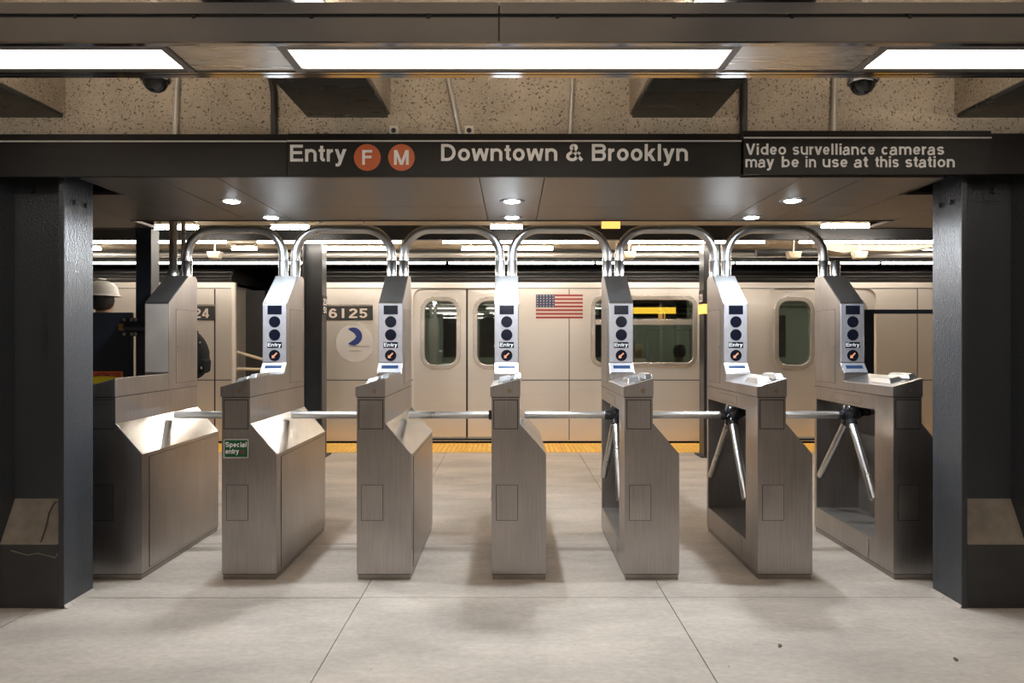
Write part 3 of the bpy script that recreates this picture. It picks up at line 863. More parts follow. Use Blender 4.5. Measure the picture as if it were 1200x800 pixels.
def seam_panel(name, root, pts, axis, a, sgn, t=0.0035, gap=0.003, mt=None, bevel=0.0):
    """a flush panel standing in a dark joint; pts = (u0,u1,v0,v1)"""
    u0, u1, v0, v1 = pts
    mb = MB()

    def slab(u0, u1, v0, v1, t0, t1, m_):
        lo, hi = sorted((a + sgn * t0, a + sgn * t1))
        if axis == 'y': mb.box(u0, u1, lo, hi, v0, v1, m_)
        else: mb.box(lo, hi, u0, u1, v0, v1, m_)
    slab(u0, u1, v0, v1, -0.002, t * 0.3, M['seam'])
    slab(u0 + gap, u1 - gap, v0 + gap, v1 - gap, -0.002, t, mt or M['steel'])
    return mb.build(name, root, bevel)


def turnstile(blank=False):
    r = empty('turnstile', (0, 0, 0))
    S = M['steel']
    # carcass with an open recess on the lane side
    b = MB()
    b.prism(SILH, 'y', 0, 0.22, S)
    b.prism(SILH, 'y', 1.085, DP, S)
    b.box(0, W2, 0.22, 1.085, 0.036, 0.188, S)
    b.box(W2 - 0.012, W2, 0.22, 1.085, 0.188, 0.785, S)
    b.hexa([(W2 - 0.012, 0.22, 0.785), (W2, 0.22, 0.785), (W2, 1.085, 0.785), (W2 - 0.012, 1.085, 0.785),
            (W1 - 0.012, 0.22, 0.979), (W1, 0.22, 0.979), (W1, 1.085, 0.979), (W1 - 0.012, 1.085, 0.979)], S)
    b.box(W1 - 0.012, W1, 0.22, 1.085, 0.979, 1.05, S)
    b.box(0, W1, 0.22, 1.085, 1.048, 1.146, S)
    b.build('body', r)
    MB().box(0.006, W2 - 0.006, 0.006, DP - 0.006, 0, 0.036, M['plinth']).box(0.004, W2 - 0.004, 0.004, DP - 0.004, 0.030, 0.036, M['seam']).build('plinth', r)
    MB().box(0.004, W2 - 0.014, 0.222, 1.083, 0.188, 0.191, M['recess']).build('recess_floor', r)  # liner over the steel, its tone standing in for light reaching inside
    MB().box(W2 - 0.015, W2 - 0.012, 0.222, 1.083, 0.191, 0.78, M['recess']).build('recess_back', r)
    # lower front lip of the recess
    MB().box(-0.003, 0.0, 0.30, 1.05, 0.05, 0.175, S).build('sill_panel', r, 0.001)
    # side door on the bump and polished shoulder
    seam_panel('side_door', r, (0.085, DP - 0.012, 0.052, 0.765), 'x', W2, 1)
    sx, sz = W1 - W2, 0.979 - 0.785
    ln = math.hypot(sx, sz); nx, nz = sz / ln, -sx / ln
    c = []
    for t in (0.001, 0.005):
        for (x, z), y in (((W2, 0.785), 0.004), ((W1, 0.979), 0.004), ((W1, 0.979), DP - 0.004), ((W2, 0.785), DP - 0.004)):
            c.append((x + nx * t, y, z + nz * t))
    MB().hexa(c, M['steel_polish']).build('shoulder_plate', r, 0.0015)
    # front: square panel and access door
    seam_panel('front_panel', r, (0.012, W1 - 0.010, 0.948, 1.134), 'y', 0, -1, 0.004, 0.005)
    seam_panel('access_door', r, (0.028, 0.166, 0.372, 0.598), 'y', 0, -1, 0.002, 0.0032)
    # sloping counter cap
    cap = MB()
    cp = [(-0.008, 1.152), (W1 + 0.004, 1.152), (W1 + 0.004, 1.269), (-0.008, 1.215)]
    cap.prism(cp, 'y', -0.008, 0.66, S)
    cap.box(0, W1, 0.0, 0.66, 1.146, 1.153, M['seam'])
    cap.build('counter_cap', r, 0.002)
    tw = MB()
    prof = [(0.64, 1.147), (0.64, 1.268), (0.70, 1.344), (0.70, 1.781), (0.98, 2.008), (1.09, 2.008), (1.12, 1.985), (1.12, 1.147)]
    if blank:
        prof = [(0.672, 1.147), (0.672, 1.781)] + prof[4:]
    tw.prism(prof, 'x', 0, W1, S)
    tw.build('tower', r, 0.0025)
    MB().box(-0.0015, W1 + 0.0015, 0.55, DP + 0.001, 1.1465, 1.1505, M['seam']).build('tower_joint', r)
    for sgn, a in ((-1, 0), (1, W1)):
        d_ = seam_panel('tower_door', r, (0.775, 1.085, 1.19, 1.74), 'x', a, sgn, 0.002, 0.0022)
        lo, hi = sorted((a + sgn * 0.001, a + sgn * 0.005))
        MB().disc((0.80, 1.46), 0.007, 'x', lo, hi, M['chrome'], 12).build('keyhole', d_)
    seam_panel('name_plate', r, (0.40, 0.78, 1.066, 1.122), 'x', 0, -1, 0.002, 0.002)
    # slope plate
    q = []
    s0, s1 = Vector((0.672 if blank else 0.70, 1.781)), Vector((0.98, 2.008))
    dr = (s1 - s0).normalized(); nn = Vector((-dr.y, dr.x))
    A, B = s0 + dr * 0.012, s1 - dr * 0.012
    for t in (0.0005, 0.003):
        for p, x in ((A, 0.007), (A, W1 - 0.007), (B, W1 - 0.007), (B, 0.007)):
            pp = p + nn * t
            q.append((x, pp.x, pp.y))
    MB().hexa(q, M['slope']).build('slope_plate', r)
    # pipe sockets
    for x in (0.130,) if blank else (0.036, 0.130):
        MB().tube([(x, 1.05, 2.0), (x, 1.05, 2.128), (x, 1.05, 2.13)], [0.0375, 0.0375, 0.034], M['pipe'], 20, False).build('pipe_socket', r)
    return r


def tripod(r):
    hx, hy, hz = 0.045, 0.65, 0.968
    a1 = Vector((-1, 0, 0.0))
    a2 = Vector((-0.05, 0.61, -0.79)).normalized()
    a3 = Vector((-0.05, -0.61, -0.79)).normalized()
    ax = (a1 + a2 + a3).normalized()
    c = Vector((hx, hy, hz))
    h = MB()
    h.tube([c - ax * 0.10, c - ax * 0.03, c + ax * 0.0, c + ax * 0.035, c + ax * 0.05], [0.075, 0.075, 0.062, 0.05, 0.03], M['hub'], 12)
    for a in (a1, a2, a3):
        h.tube([c + a * 0.01, c + a * 0.075, c + a * 0.085], [0.036, 0.035, 0.031], M['hub'], 14)
    # bracket up to the body
    h.box(hx + 0.0, hx + 0.12, hy - 0.06, hy + 0.06, hz + 0.0, 1.049, M['hub'])
    h.build('hub', r)
    for a, L in ((a1, 0.664), (a2, 0.66), (a3, 0.66)):
        MB().tube([c + a * 0.07, c + a * (L - 0.008), c + a * (L - 0.002), c + a * L], [0.0262, 0.0262, 0.024, 0.017], M['pipe'], 20).build('arm', r)


def counter_z(x):
    return 1.215 + (x + 0.008) / (W1 + 0.012) * 0.054


def fittings(r):
    # display on the tower front
    y = 0.70
    dp = MB().box(0.004, W1 - 0.004, y - 0.004, y + 0.002, 1.350, 1.775, M['display']).build('display_panel', r, 0.0015)
    u = 0.00078; x0 = -0.0 + (97) * 0; zt = 1.781
    px = lambda a: (a - 97) * 0.0007765
    pz = lambda b: 1.781 - (b - 82) * 0.00078
    f = y - 0.004
    MB().box(px(147), px(280), f - 0.002, f + 0.001, pz(188), pz(105), M['navyglass']).build('screen', dp)
    cx = px(213.5)
    for zc in (258, 380, 573):
        lm = MB().disc((cx, pz(zc)), 0.0415, 'y', f - 0.003, f + 0.001, M['navyglass'], 28)
        lm.build('signal_lamp', dp)
    # arrow pointing down to the reader
    cz_ = pz(573)
    ar = [(-0.020, -0.020), (0.004, -0.018), (-0.004, -0.010), (0.020, 0.014), (0.013, 0.021), (-0.011, -0.003), (-0.018, 0.004)]
    MB().prism([(cx + a, cz_ + b) for a, b in ar], 'y', f - 0.0045, f - 0.003, M['orange_arrow']).build('arrow', dp)
    MB().box(px(144), px(281), f - 0.002, f + 0.001, pz(502), pz(447), M['navyglass']).build('entry_plate', dp)
    lettering('lettering', 'Entry', px(150), px(275), pz(490), 0.0265, f - 0.002, M['white'], dp, 0.8, 0.0006)
    # slanted reader plate
    pl = MB()
    s0, s1 = Vector((0.64, 1.272)), Vector((0.70, 1.344))
    dr = (s1 - s0).normalized(); nn = Vector((-dr.y, dr.x))
    for (xa, xb, ta, tb, h0, h1, m_) in ((0.004, W1 - 0.004, 0.004, 0.088, 0.0, 0.004, M['display']),):
        q = []
        for t in (h0, h1):
            for k, x in ((ta, xa), (ta, xb), (tb, xb), (tb, xa)):
                p = s0 + dr * k + nn * t
                q.append((x, p.x, p.y))
        pl.hexa(q, m_)
    rp = pl.build('reader_plate', r, 0.001)
    q = []
    for t in (0.003, 0.0055):
        for k, x in ((0.038, 0.028), (0.038, 0.150), (0.066, 0.150), (0.066, 0.028)):
            p = s0 + dr * k + nn * t
            q.append((x, p.x, p.y))
    MB().hexa(q, M['blue_led']).build('readout', rp)
    # swipe reader on the counter: two bevelled blocks with a slot between
    cr = MB()
    for xa, xb, ya, yb in ((0.035, 0.118, 0.10, 0.36), (0.136, 0.190, 0.06, 0.34)):
        z0, z1 = counter_z(xa) - 0.004, counter_z(xb) - 0.004
        hh = 0.036
        cr.hexa([(xa, ya, z0), (xb, ya, z1), (xb, yb, z1), (xa, yb, z0),
                 (xa + 0.012, ya + 0.035, z0 + hh), (xb - 0.004, ya + 0.035, z1 + hh * 0.75), (xb - 0.004, yb - 0.03, z1 + hh * 0.75), (xa + 0.012, yb - 0.03, z0 + hh)], M['steel_clean'])
    cr = cr.build('card_reader', r, 0.004)
    z0, z1 = counter_z(0.116), counter_z(0.138)
    MB().hexa([(0.116, 0.05, z0 - 0.002), (0.138, 0.05, z1 - 0.002), (0.138, 0.37, z1 - 0.002), (0.116, 0.37, z0 - 0.002),
               (0.116, 0.05, z0 + 0.006), (0.138, 0.05, z1 + 0.006), (0.138, 0.37, z1 + 0.006), (0.116, 0.37, z0 + 0.006)], M['black']).build('swipe_slot', cr)
    z0, z1 = counter_z(0.07), counter_z(0.17)
    MB().hexa([(0.07, 0.03, z0), (0.17, 0.03, z1), (0.17, 0.045, z1), (0.07, 0.045, z0),
               (0.07, 0.03, z0 + 0.003), (0.17, 0.03, z1 + 0.003), (0.17, 0.045, z1 + 0.003), (0.07, 0.045, z0 + 0.003)], M['black']).build('guide_line', cr)


def lock(r):
    lk = MB().disc((0.113, 1.19), 0.0145, 'y', -0.011, -0.004, M['plinth'], 20).build('lock', r)
    MB().disc((0.113, 1.188), 0.0075, 'y', -0.0125, -0.0105, M['brass'], 12).build('keyhole', lk)


base = turnstile(True); tripod(base)
full = turnstile(); tripod(full); fittings(full); lock(full)
XL = [-2.675, -1.8275, -0.978, -0.129, 0.7095, 1.548, 2.403]
TL = ['steel turnstile with plain blank tower and no display, next to the dark gate panel',
      'steel turnstile with the green Special entry sticker on its front',
      'steel turnstile with dark slanted top, next after the one with the green sticker',
      'steel turnstile seen square-on from the front, bright slanted top, middle of the row',
      'steel turnstile with dark slanted top before the train window with the yellow display',
      'steel turnstile with bright slanted top and open side showing two hanging tripod arms',
      'steel turnstile with open tripod side beside the black column, before the glass gate']
TS = []
for i, (x, lb) in enumerate(zip(XL, TL)):
    o = base if i == 0 else full if i == 1 else copy_tree(full)
    TS.append(o)
for o, x, lb in zip(TS, XL, TL):
    o.location = (x * SC, 4.3 * SC, 0)
    tag(o, lb, 'turnstile', 'row of steel turnstiles')
# the end unit: a blank plate on the tower front
seam_panel('tower_plate', TS[0], (0.004, W1 - 0.004, 1.275, 1.775), 'y', 0.672, -1, 0.003, 0.002, M['tower_blank'])
# green sticker on the second unit
st = MB().box(0.014, 0.166, -0.0012, 0.0, 0.768, 0.884, M['white']).build('sticker', TS[1])
MB().box(0.0175, 0.1625, -0.002, -0.0012, 0.7715, 0.8805, M['green']).build('green_field', st)
lettering('lettering', 'Special', 0.024, 0.156, 0.836, 0.031, -0.002, M['white'], st, 1.05, 0.0008)
lettering('lettering', 'entry', 0.024, 0.108, 0.794, 0.031, -0.002, M['white'], st, 1.05, 0.0008)
MB().disc((0.132, 0.806), 0.014, 'y', -0.0028, -0.002, M['maroon'], 16).build('symbol', st)
# bent pipes joining neighbouring towers
AL = ['pipe arch from the blank-tower turnstile to the green-sticker turnstile', 'pipe arch from the green-sticker turnstile to the next one with a dark top',
      'pipe arch ending at the square-on middle turnstile, over the train doors', 'pipe arch starting at the square-on middle turnstile, over the flag',
      'pipe arch over the train window with the yellow display', 'pipe arch ending at the turnstile before the glass gate']
for i in range(6):
    xa, xb = XL[i] + 0.130, XL[i + 1] + 0.036
    L = xb - xa; R_ = 0.215; zt = 2.378 - 2.13
    pts = [(0, 0, 0), (0, 0, 0.02), (0, 0, zt - R_)] + [(R_ - R_ * math.cos(a), 0, zt - R_ + R_ * math.sin(a)) for a in [PI / 2 * k / 10 for k in range(1, 11)]]
    pts += [(L - p[0], 0, p[2]) for p in pts[::-1]]
    root = empty('pipe_arch', (xa, 5.35, 2.1315), AL[i], 'pipe', 'bent steel pipes joining the turnstiles')
    MB().tube(pts, 0.0345, M['pipe'], 20, False).build('pipe', root)
    for x in (0, L):
        MB().tube([(x, 0, 0.0), (x, 0, 0.012)], 0.0385, M['pipe'], 20).build('collar', root)
for dx, dy, rr, lb in ((0.030, 5.33, 0.030, 'stout upright steel conduit on top of the blank-tower turnstile'), (0.080, 5.39, 0.017, 'thinner upright steel conduit behind the stout one on the blank tower')):
    o = MB().tube([(0, 0, 0), (0, 0, 0.05), (0, 0, 0.051), (0, 0, 0.84)], [rr * 1.35, rr * 1.35, rr, rr], M['pipe'], 18).build('conduit')
    o.location = ((XL[0] + dx) * SC, dy * SC, 2.0095 * SC)
    tag(o, lb, 'conduit', 'conduits on the blank tower')

# ------------------------------------------------------------------ gates at both ends
gt = empty('barrier_gate', (-3.45, 5.6, 0), 'dark navy panel gate and post with the hard-hatted worker behind it', 'gate')
part(MB().box(-3.087, -2.961, 5.6, 5.73, 0, 2.43, M['navy']), 'post', gt, 0.003)
lf = part(MB().box(-4.4, -3.125, 5.60, 5.64, 0.12, 1.738, M['navy']), 'gate_leaf', gt, 0.003)
zc = 1.5 + 17 * 5.58 / 800
hg = part(MB().box(-3.18, -3.075, 5.575, 5.602, zc - 0.075, zc + 0.075, M['black']).tube([(-3.15, 5.56, zc), (-2.97, 5.56, zc)], 0.035, M['navy'], 14), 'hinge', gt, 0.003)
part(MB().box(-3.20, -3.155, 5.55, 5.575, zc - 0.028, zc + 0.028, M['brass']), 'brass_end', hg, 0.003, gt)
for x in (-3.16, -3.10, -3.065):
    for dz in (-0.058, 0.058):
        part(MB().disc((x, zc + dz), 0.014, 'y', 5.562, 5.576, M['chrome'], 10), 'bolt', hg, 0.0, gt)
nt = empty('paper_notice', (-3.3, 5.598, 1.14), 'orange and yellow paper notice taped to the dark navy gate panel', 'notice')
y_ = 5.598
x0, x1 = (106 - 600) * y_ / 800, (144 - 600) * y_ / 800
part(MB().box(x0, x1, y_ - 0.002, y_ + 0.0015, 0.93, 1.255, M['notice_orange']), 'paper', nt)
w_ = x1 - x0
arch = [(x0 + w_ * k / 10, 1.195 + 0.02 * math.sin(PI * (0.15 + 0.85 * k / 10))) for k in range(11)]
arch += [(x0 + w_ * k / 10, 1.128 + 0.03 * (k / 10) ** 0.6 - (0.04 if k > 6 else 0) * (k - 6) / 4) for k in range(10, -1, -1)]
part(MB().prism(arch, 'y', y_ - 0.003, y_ - 0.002, M['notice_yellow']), 'yellow_band', nt)
o = lettering('lettering', 'CONTRACTOR', x0 + 0.012, x1 - 0.02, 1.214, 0.028, y_ - 0.002, M['notice_red'], None, 1.1, 0.001); Z(o, nt); o.parent = nt

gg = empty('glass_gate', (3.35, 5.6, 0), 'black framed clear glass gate behind the last turnstile, beside the black column', 'gate')
xa, xb = (1013 - 600) * 5.6 / 800, 4.3
zt_ = 1.5 + 37.5 * 5.6 / 800
fr = plate('frame', [(xa, 0.08), (xb, 0.08), (xb, zt_), (xa, zt_)], [[(xa + 0.078, 0.16), (xb - 0.08, 0.16), (xb - 0.08, zt_ - 0.034), (xa + 0.078, zt_ - 0.034)]], 5.6, 0.05, M['navy'])
Z(fr, gg); fr.parent = gg
part(MB().box(xa + 0.07, xb - 0.07, 5.62, 5.628, 0.15, zt_ - 0.03, M['gate_pane']), 'pane', gg)
part(MB().box(xb - 0.02, xb + 0.1, 5.56, 5.69, 0, 2.43, M['navy']), 'post', gg, 0.003)

# ------------------------------------------------------------------ platform columns, lamps and services
def platform_column(x0, x1, label, sign):
    root = empty('platform_column', ((x0 + x1) / 2, 8.95, 0), label, 'column', 'columns along the platform edge')
    a, b = x0 - (x0 + x1) / 2, x1 - (x0 + x1) / 2
    for xf in (a, b - 0.02):
        MB().box(xf, xf + 0.02, -0.11, 0.11, 0, 2.84, M['dark_paint']).build('flange', root, 0.003)
    MB().box(a + 0.02, b - 0.02, -0.01, 0.01, 0, 2.84, M['dark_paint']).build('web', root)
    MB().box(a - 0.05, b + 0.05, -0.16, 0.16, 0, 0.02, M['dark_paint']).build('base_plate', root)
    return root


pc1 = platform_column(-2.72, -2.46, 'dark platform column with a 23 St plate, behind the green-sticker turnstile', 1)
pc2 = platform_column(2.485, 2.72, 'dark platform column with an orange lit sign, before the train by the yellow display', 1)
# plates on the side flanges
sp = MB().box(0.131, 0.137, -0.10, 0.10, 1.85, 2.10, M['sign']).build('station_plate', pc1)
for body, zb, a, b in (('23', 1.975, -0.075, 0.075), ('St', 1.870, -0.07, 0.075)):
    lettering('lettering', body, a, b, zb, 0.085, 0, M['white'], sp, 1.05, 0.002, Matrix.Translation((0.137 * SC, 0, 0)) @ Matrix.Rotation(PI / 2, 4, 'Z'))
sp = MB().box(-0.1245, -0.1185, -0.10, 0.10, 1.99, 2.17, M['sign']).build('station_plate', pc2)
lettering('lettering', '23', -0.07, 0.07, 2.02, 0.10, 0, M['white'], sp, 1.05, 0.002, Matrix.Translation((-0.1245 * SC, 0, 0)) @ Matrix.Rotation(-PI / 2, 4, 'Z'))
MB().box(-0.135, -0.07, -0.14, 0.10, 1.86, 1.985, M['orange_lit']).build('lit_sign', pc2, 0.004)


def batten(px0, px1, py, d, label, grp, zc=2.84, tube_r=0.0155, drop=True):
    xa, xb = (px0 - 600) * d / 800, (px1 - 600) * d / 800
    z = 1.5 + (400 - py) * d / 800
    r = empty('batten_light', ((xa + xb) / 2, d, z), label, 'batten light', grp)
    h = (xb - xa) / 2
    MB().tube([(-h, 0, 0), (h, 0, 0)], tube_r, M['tube'], 10).build('tube', r)
    MB().box(-h, h, -0.055, 0.055, 0.030, 0.038, M['beige']).build('reflector', r)
    for x in (-h * 0.8, h * 0.8):
        if drop and zc - z > 0.055:
            MB().box(x - 0.012, x + 0.012, 0.01, 0.03, -0.005, zc - z, M['beige_white']).build('hanger', r)
    return r


GA = 'tube lamps nearest the canopy rear'
for a, b, y, lb in ((181, 232, 267, 'short tube lamp seen past the upright conduits of the blank tower'), (318, 362, 267, 'short tube lamp between the first two pipe arches'),
                    (575, 612, 266.5, 'short tube lamp right behind the middle downlight'), (963, 1100, 265.5, 'long tube lamp behind the canopy beside the glass gate column')):
    batten(a, b, y, 7.3, lb, GA, 2.84)
for a, b, lb in ((20, 265, 'long tube lamp under the platform beam, above the hard hat'), (302, 470, 'tube lamp under the platform beam behind the second pipe arch'),
                 (519, 702, 'tube lamp under the platform beam behind the middle turnstile'), (733, 896, 'tube lamp under the platform beam over the yellow display window'),
                 (937, 1180, 'tube lamp under the platform beam over the glass gate')):
    batten(a, b, 283.5, 8.6, lb, 'second row of platform tube lamps', 2.84)
for a, b, lb in ((66, 118, 'small tube lamp deep over the platform, above the hard hat'), (272, 301, 'small tube lamp deep over the platform, inside the first arch'), (371, 456, 'tube lamp deep over the platform, inside the second arch'),
                 (541, 648, 'tube lamp deep over the platform, behind the middle pipes'), (741, 828, 'tube lamp deep over the platform, inside the fifth arch'), (1077, 1160, 'small tube lamp deep over the platform, beside the black column')):
    batten(a, b, 291.5, 9.4, lb, 'third row of platform tube lamps', 2.84)
for k, (a, b) in enumerate(((-140, 228), (228, 523), (525, 697), (698, 861), (862, 1031), (1033, 1340))):
    xa, xb = (a + 0.8 - 600) * 9.93 / 800, (b - 0.8 - 600) * 9.93 / 800
    r = empty('edge_light', ((xa + xb) / 2, 9.93, 2.643), ['thin edge lamp line above the train, hard hat side', 'thin edge lamp line above the gap between the cars', 'thin edge lamp line above the train doors behind the middle turnstile',
              'thin edge lamp line above the train window with yellow display', 'thin edge lamp line above the train between the last arches', 'thin edge lamp line above the train by the glass gate'][k], 'edge lamp', 'lamp line along the platform edge')
    h = (xb - xa) / 2
    MB().tube([(-h, 0, 0), (h, 0, 0)], 0.013, M['edge_tube'], 8).build('tube', r)
    MB().box(-h, h, -0.02, 0.03, 0.016, 0.028, M['dark_paint']).box(-h, h, 0.022, 0.03, -0.026, 0.016, M['dark_paint']).build('housing', r)  # second box is an added lip that blocks lamp light from the car top
# long grey pipe and beige trunking with loudspeakers
tag(MB().tube([(-9.3, 0, 0), (9.3, 0, 0)], 0.034, M['grey_pipe'], 12).build('long_pipe', None, 0, (0, 9.75, 2.735)),
    'long grey pipe running above the train along the platform edge', 'pipe')
tr = empty('service_trunking', (4.75, 8.9, 2.66), 'beige cable trunking box under the platform ceiling near the last arch', 'trunking')
part(MB().prism([(4.0, 2.83), (4.0, 2.70), (4.3, 2.645), (4.55, 2.68), (5.0, 2.665), (5.55, 2.73), (5.6, 2.73), (5.6, 2.83)], 'y', 8.85, 9.1, M['trunk']), 'box', tr, 0.006)
part(MB().box(4.3, 5.55, 8.84, 8.86, 2.755, 2.765, M['seam']), 'lid_joint', tr)
part(MB().tube([(3.2, 8.95, 2.66), (4.05, 8.95, 2.67)], 0.05, M['dark_paint'], 12), 'junction', tr)
for k, lb in ((930, 'beige loudspeaker hanging under the trunking, nearer the last turnstile tower'), (1007, 'beige loudspeaker hanging under the trunking, beside the black column'), (252, 'beige loudspeaker hanging inside the first pipe arch'), (737, 'beige loudspeaker hanging at the start of the fifth arch')):
    d = 8.76
    x, y, z = at(k, 299, d)
    r = empty('loudspeaker', (x, y, z), lb, 'loudspeaker', 'loudspeakers over the platform')
    MB().prism([(-0.09, 0.045), (-0.065, -0.045), (0.065, -0.045), (0.09, 0.045)], 'y', -0.06, 0.06, M['beige']).build('body', r, 0.012)
    MB().tube([(0, 0, 0.04), (0, 0, 2.84 - z)], 0.012, M['beige'], 8).build('stem', r)
hs = empty('hanging_sign', (1.02, 7.0, 2.72), 'small orange hanging sign seen just under the canopy edge', 'sign')
part(MB().box(0.92, 1.11, 7.0, 7.02, 2.66, 2.80, M['orange_lit']), 'face', hs)
part(MB().box(1.0, 1.02, 7.005, 7.015, 2.80, 2.842, M['black']), 'hanger', hs)
for px, lb in ((400, 'small white bracket under the ceiling at the second arch'), (450, 'white bracket and lamp holder under the ceiling by the dark-topped turnstile'), (738, 'white slanted bracket under the ceiling by the orange sign'), (234, 'small white bracket under the ceiling at the first arch')):
    x = (px - 600) * 7.2 / 800
    r = empty('ceiling_bracket', (x, 7.2, 2.84), lb, 'bracket', 'brackets under the platform ceiling')
    MB().prism([(-0.16, 0), (0.16, 0), (0.10, -0.075), (-0.06, -0.075)], 'y', -0.03, 0.03, M['beige_white']).build('plate', r, 0.004)
    MB().tube([(-0.2, 0, -0.03), (-0.22, 0, -0.10)], 0.025, M['beige_white'], 8).build('holder', r)

# ------------------------------------------------------------------ the train
TD = 10.15
tx = lambda px: (px - 600) * TD / 800
tz = lambda py: 1.5 + (400 - py) * TD / 800


def car_shell(root, x0, x1, holes, off):
    """off = root location; side wall plate with openings plus floor, roof, ends and inside"""
    sw = plate('side_wall', [(x0, 0.02), (x1, 0.02), (x1, 2.378), (x0, 2.378)], holes, TD, 0.04, M['train'])
    Z(sw, root); sw.parent = root
    part(MB().box(x0, x1, TD - 0.012, TD, 2.287, 2.294, M['rubber']), 'drip_rail', root)
    roof = [(TD, 2.378), (TD + 0.02, 2.45), (TD + 0.12, 2.60), (TD + 0.4, 2.78), (TD + 1.5, 2.88), (TD + 2.6, 2.78), (TD + 2.9, 2.6), (TD + 3.0, 2.378)]
    part(MB().prism(roof, 'x', x0, x1, M['train_roof'], True), 'roof', root)
    for i, (yy, zz_) in enumerate(((TD + 0.01, 2.47), (TD + 0.05, 2.535))):
        part(MB().box(x0, x1, yy - 0.012, yy + 0.02, zz_ - 0.006, zz_ + 0.006, M['dark_paint']), 'roof_rib', root)
    part(MB().box(x0, x1, TD + 0.04, TD + 3.0, 0.02, 0.08, M['interior']), 'car_floor', root)
    part(MB().box(x0, x1, TD + 2.96, TD + 3.0, 0.02, 2.378, M['interior']), 'far_wall', root)
    part(MB().box(x0, x1, TD + 0.04, TD + 2.96, 2.33, 2.378, M['interior']), 'car_ceiling', root)
    for x in (x0, x1 - 0.05):
        part(MB().box(x, x + 0.05, TD + 0.04, TD + 2.96, 0.02, 2.378, M['train']), 'end_wall', root)
    part(MB().box(x0 + 0.2, x1 - 0.2, TD + 0.1, TD + 2.9, -0.9, 0.02, M['rubber']), 'underframe', root)
    part(MB().box(x0 + 0.3, x1 - 0.3, TD + 1.9, TD + 2.05, 2.30, 2.325, M['car_lamp']), 'lamp_strip', root)
    # belt seams as shallow ribs and vertical joints
    return sw


def window(root, name, x0, x1, z0, z1, r, y=TD, transom=None):
    fr = plate(name, rrect(x0 - 0.055, x1 + 0.055, z0 - 0.055, z1 + 0.055, r + 0.055), [rrect(x0, x1, z0, z1, r)], y - 0.018, 0.03, M['train_frame'], None, 0.006)
    Z(fr, root if root.parent is None else root.parent); fr.parent = root
    top = root if root.parent is None else root.parent
    pn = plate('pane', rrect(x0 - 0.01, x1 + 0.01, z0 - 0.01, z1 + 0.01, r), [], y + 0.012, 0.008, M['pane'])
    Z(pn, top)
    pn.parent = fr if root.parent is None else root
    return fr


def doorway(root, xc, xl, xr, gw0, gw1, z0, z1):
    """two sliding leaves about xc; glass between offsets gw0..gw1 from the seam"""
    for s in (-1, 1):
        a, b = sorted((xc + s * 0.012, xl - 0.02 if s < 0 else xr + 0.02))
        g0, g1 = sorted((xc + s * gw0, xc + s * gw1))
        df = plate('door', [(a, 0.03), (b, 0.03), (b, 2.30), (a, 2.30)], [rrect(g0, g1, z0, z1, 0.15)], TD + 0.045, 0.035, M['train_door'])
        Z(df, root); df.parent = root
        window(df, 'window_frame', g0, g1, z0, z1, 0.15, TD + 0.045)
    part(MB().box(xc - 0.014, xc + 0.014, TD + 0.04, TD + 0.075, 0.03, 2.30, M['rubber']), 'door_seal', root)
    part(MB().box(xl - 0.02, xr + 0.02, TD + 0.005, TD + 0.03, 0.02, 0.055, M['rubber']), 'threshold', root)


cb = empty('subway_car', (3.0, TD, 0), 'stainless subway car with flag, doors and yellow display window, at the platform', 'subway car', 'cars of the train')
bx0, bx1 = tx(356), 9.3
d1, d2 = tx(547), tx(963)
hl, hr = tx(484) - d1, tx(611) - d1
go0, go1 = 12 * TD / 800, 50 * TD / 800
wz0, wz1 = tz(428), tz(352)
holes = []
for c in (d1, d2):
    holes.append([(c + hl, 0.03), (c + hr, 0.03)] + [p for p in rrect(c + hl, c + hr, 0.0, 2.285, 0.14)[:14]])
wx0, wx1, wwz0, wwz1 = tx(697), tx(812), tz(425), tz(351)
holes.append(rrect(wx0, wx1, wwz0, wwz1, 0.10))
car_shell(cb, bx0, bx1, holes, None)
for c in (d1, d2):
    doorway(cb, c, c + hl, c + hr, go0, go1, wz0, wz1)
wf = window(cb, 'window', wx0, wx1, wwz0, wwz1, 0.10)
part(MB().box(wx0, wx1, TD - 0.012, TD + 0.03, tz(380.5), tz(374), M['train_frame']), 'transom_bar', wf, 0.003, cb)
dpb = part(MB().box(tx(703), tx(806), TD + 0.06, TD + 0.16, tz(373.5), tz(351), M['black']), 'destination_display', cb)
part(MB().box(tx(712), tx(793), TD + 0.054, TD + 0.06, tz(367.2), tz(359.8), M['led']), 'display_text', dpb, 0.0, cb)
# seams
for zs, nm in ((tz(445), 'belt_joint'),):
    for a, b in ((bx0, d1 + hl), (d1 + hr, d2 + hl), (d2 + hr, bx1)):
        part(MB().box(a, b, TD - 0.004, TD + 0.002, zs - 0.008, zs + 0.004, M['rubber']), nm, cb)
for px in (375, 667, 848, 1075):
    part(MB().box(tx(px) - 0.006, tx(px) + 0.006, TD - 0.003, TD + 0.002, 0.04, 2.28, M['rubber']), 'panel_joint', cb)
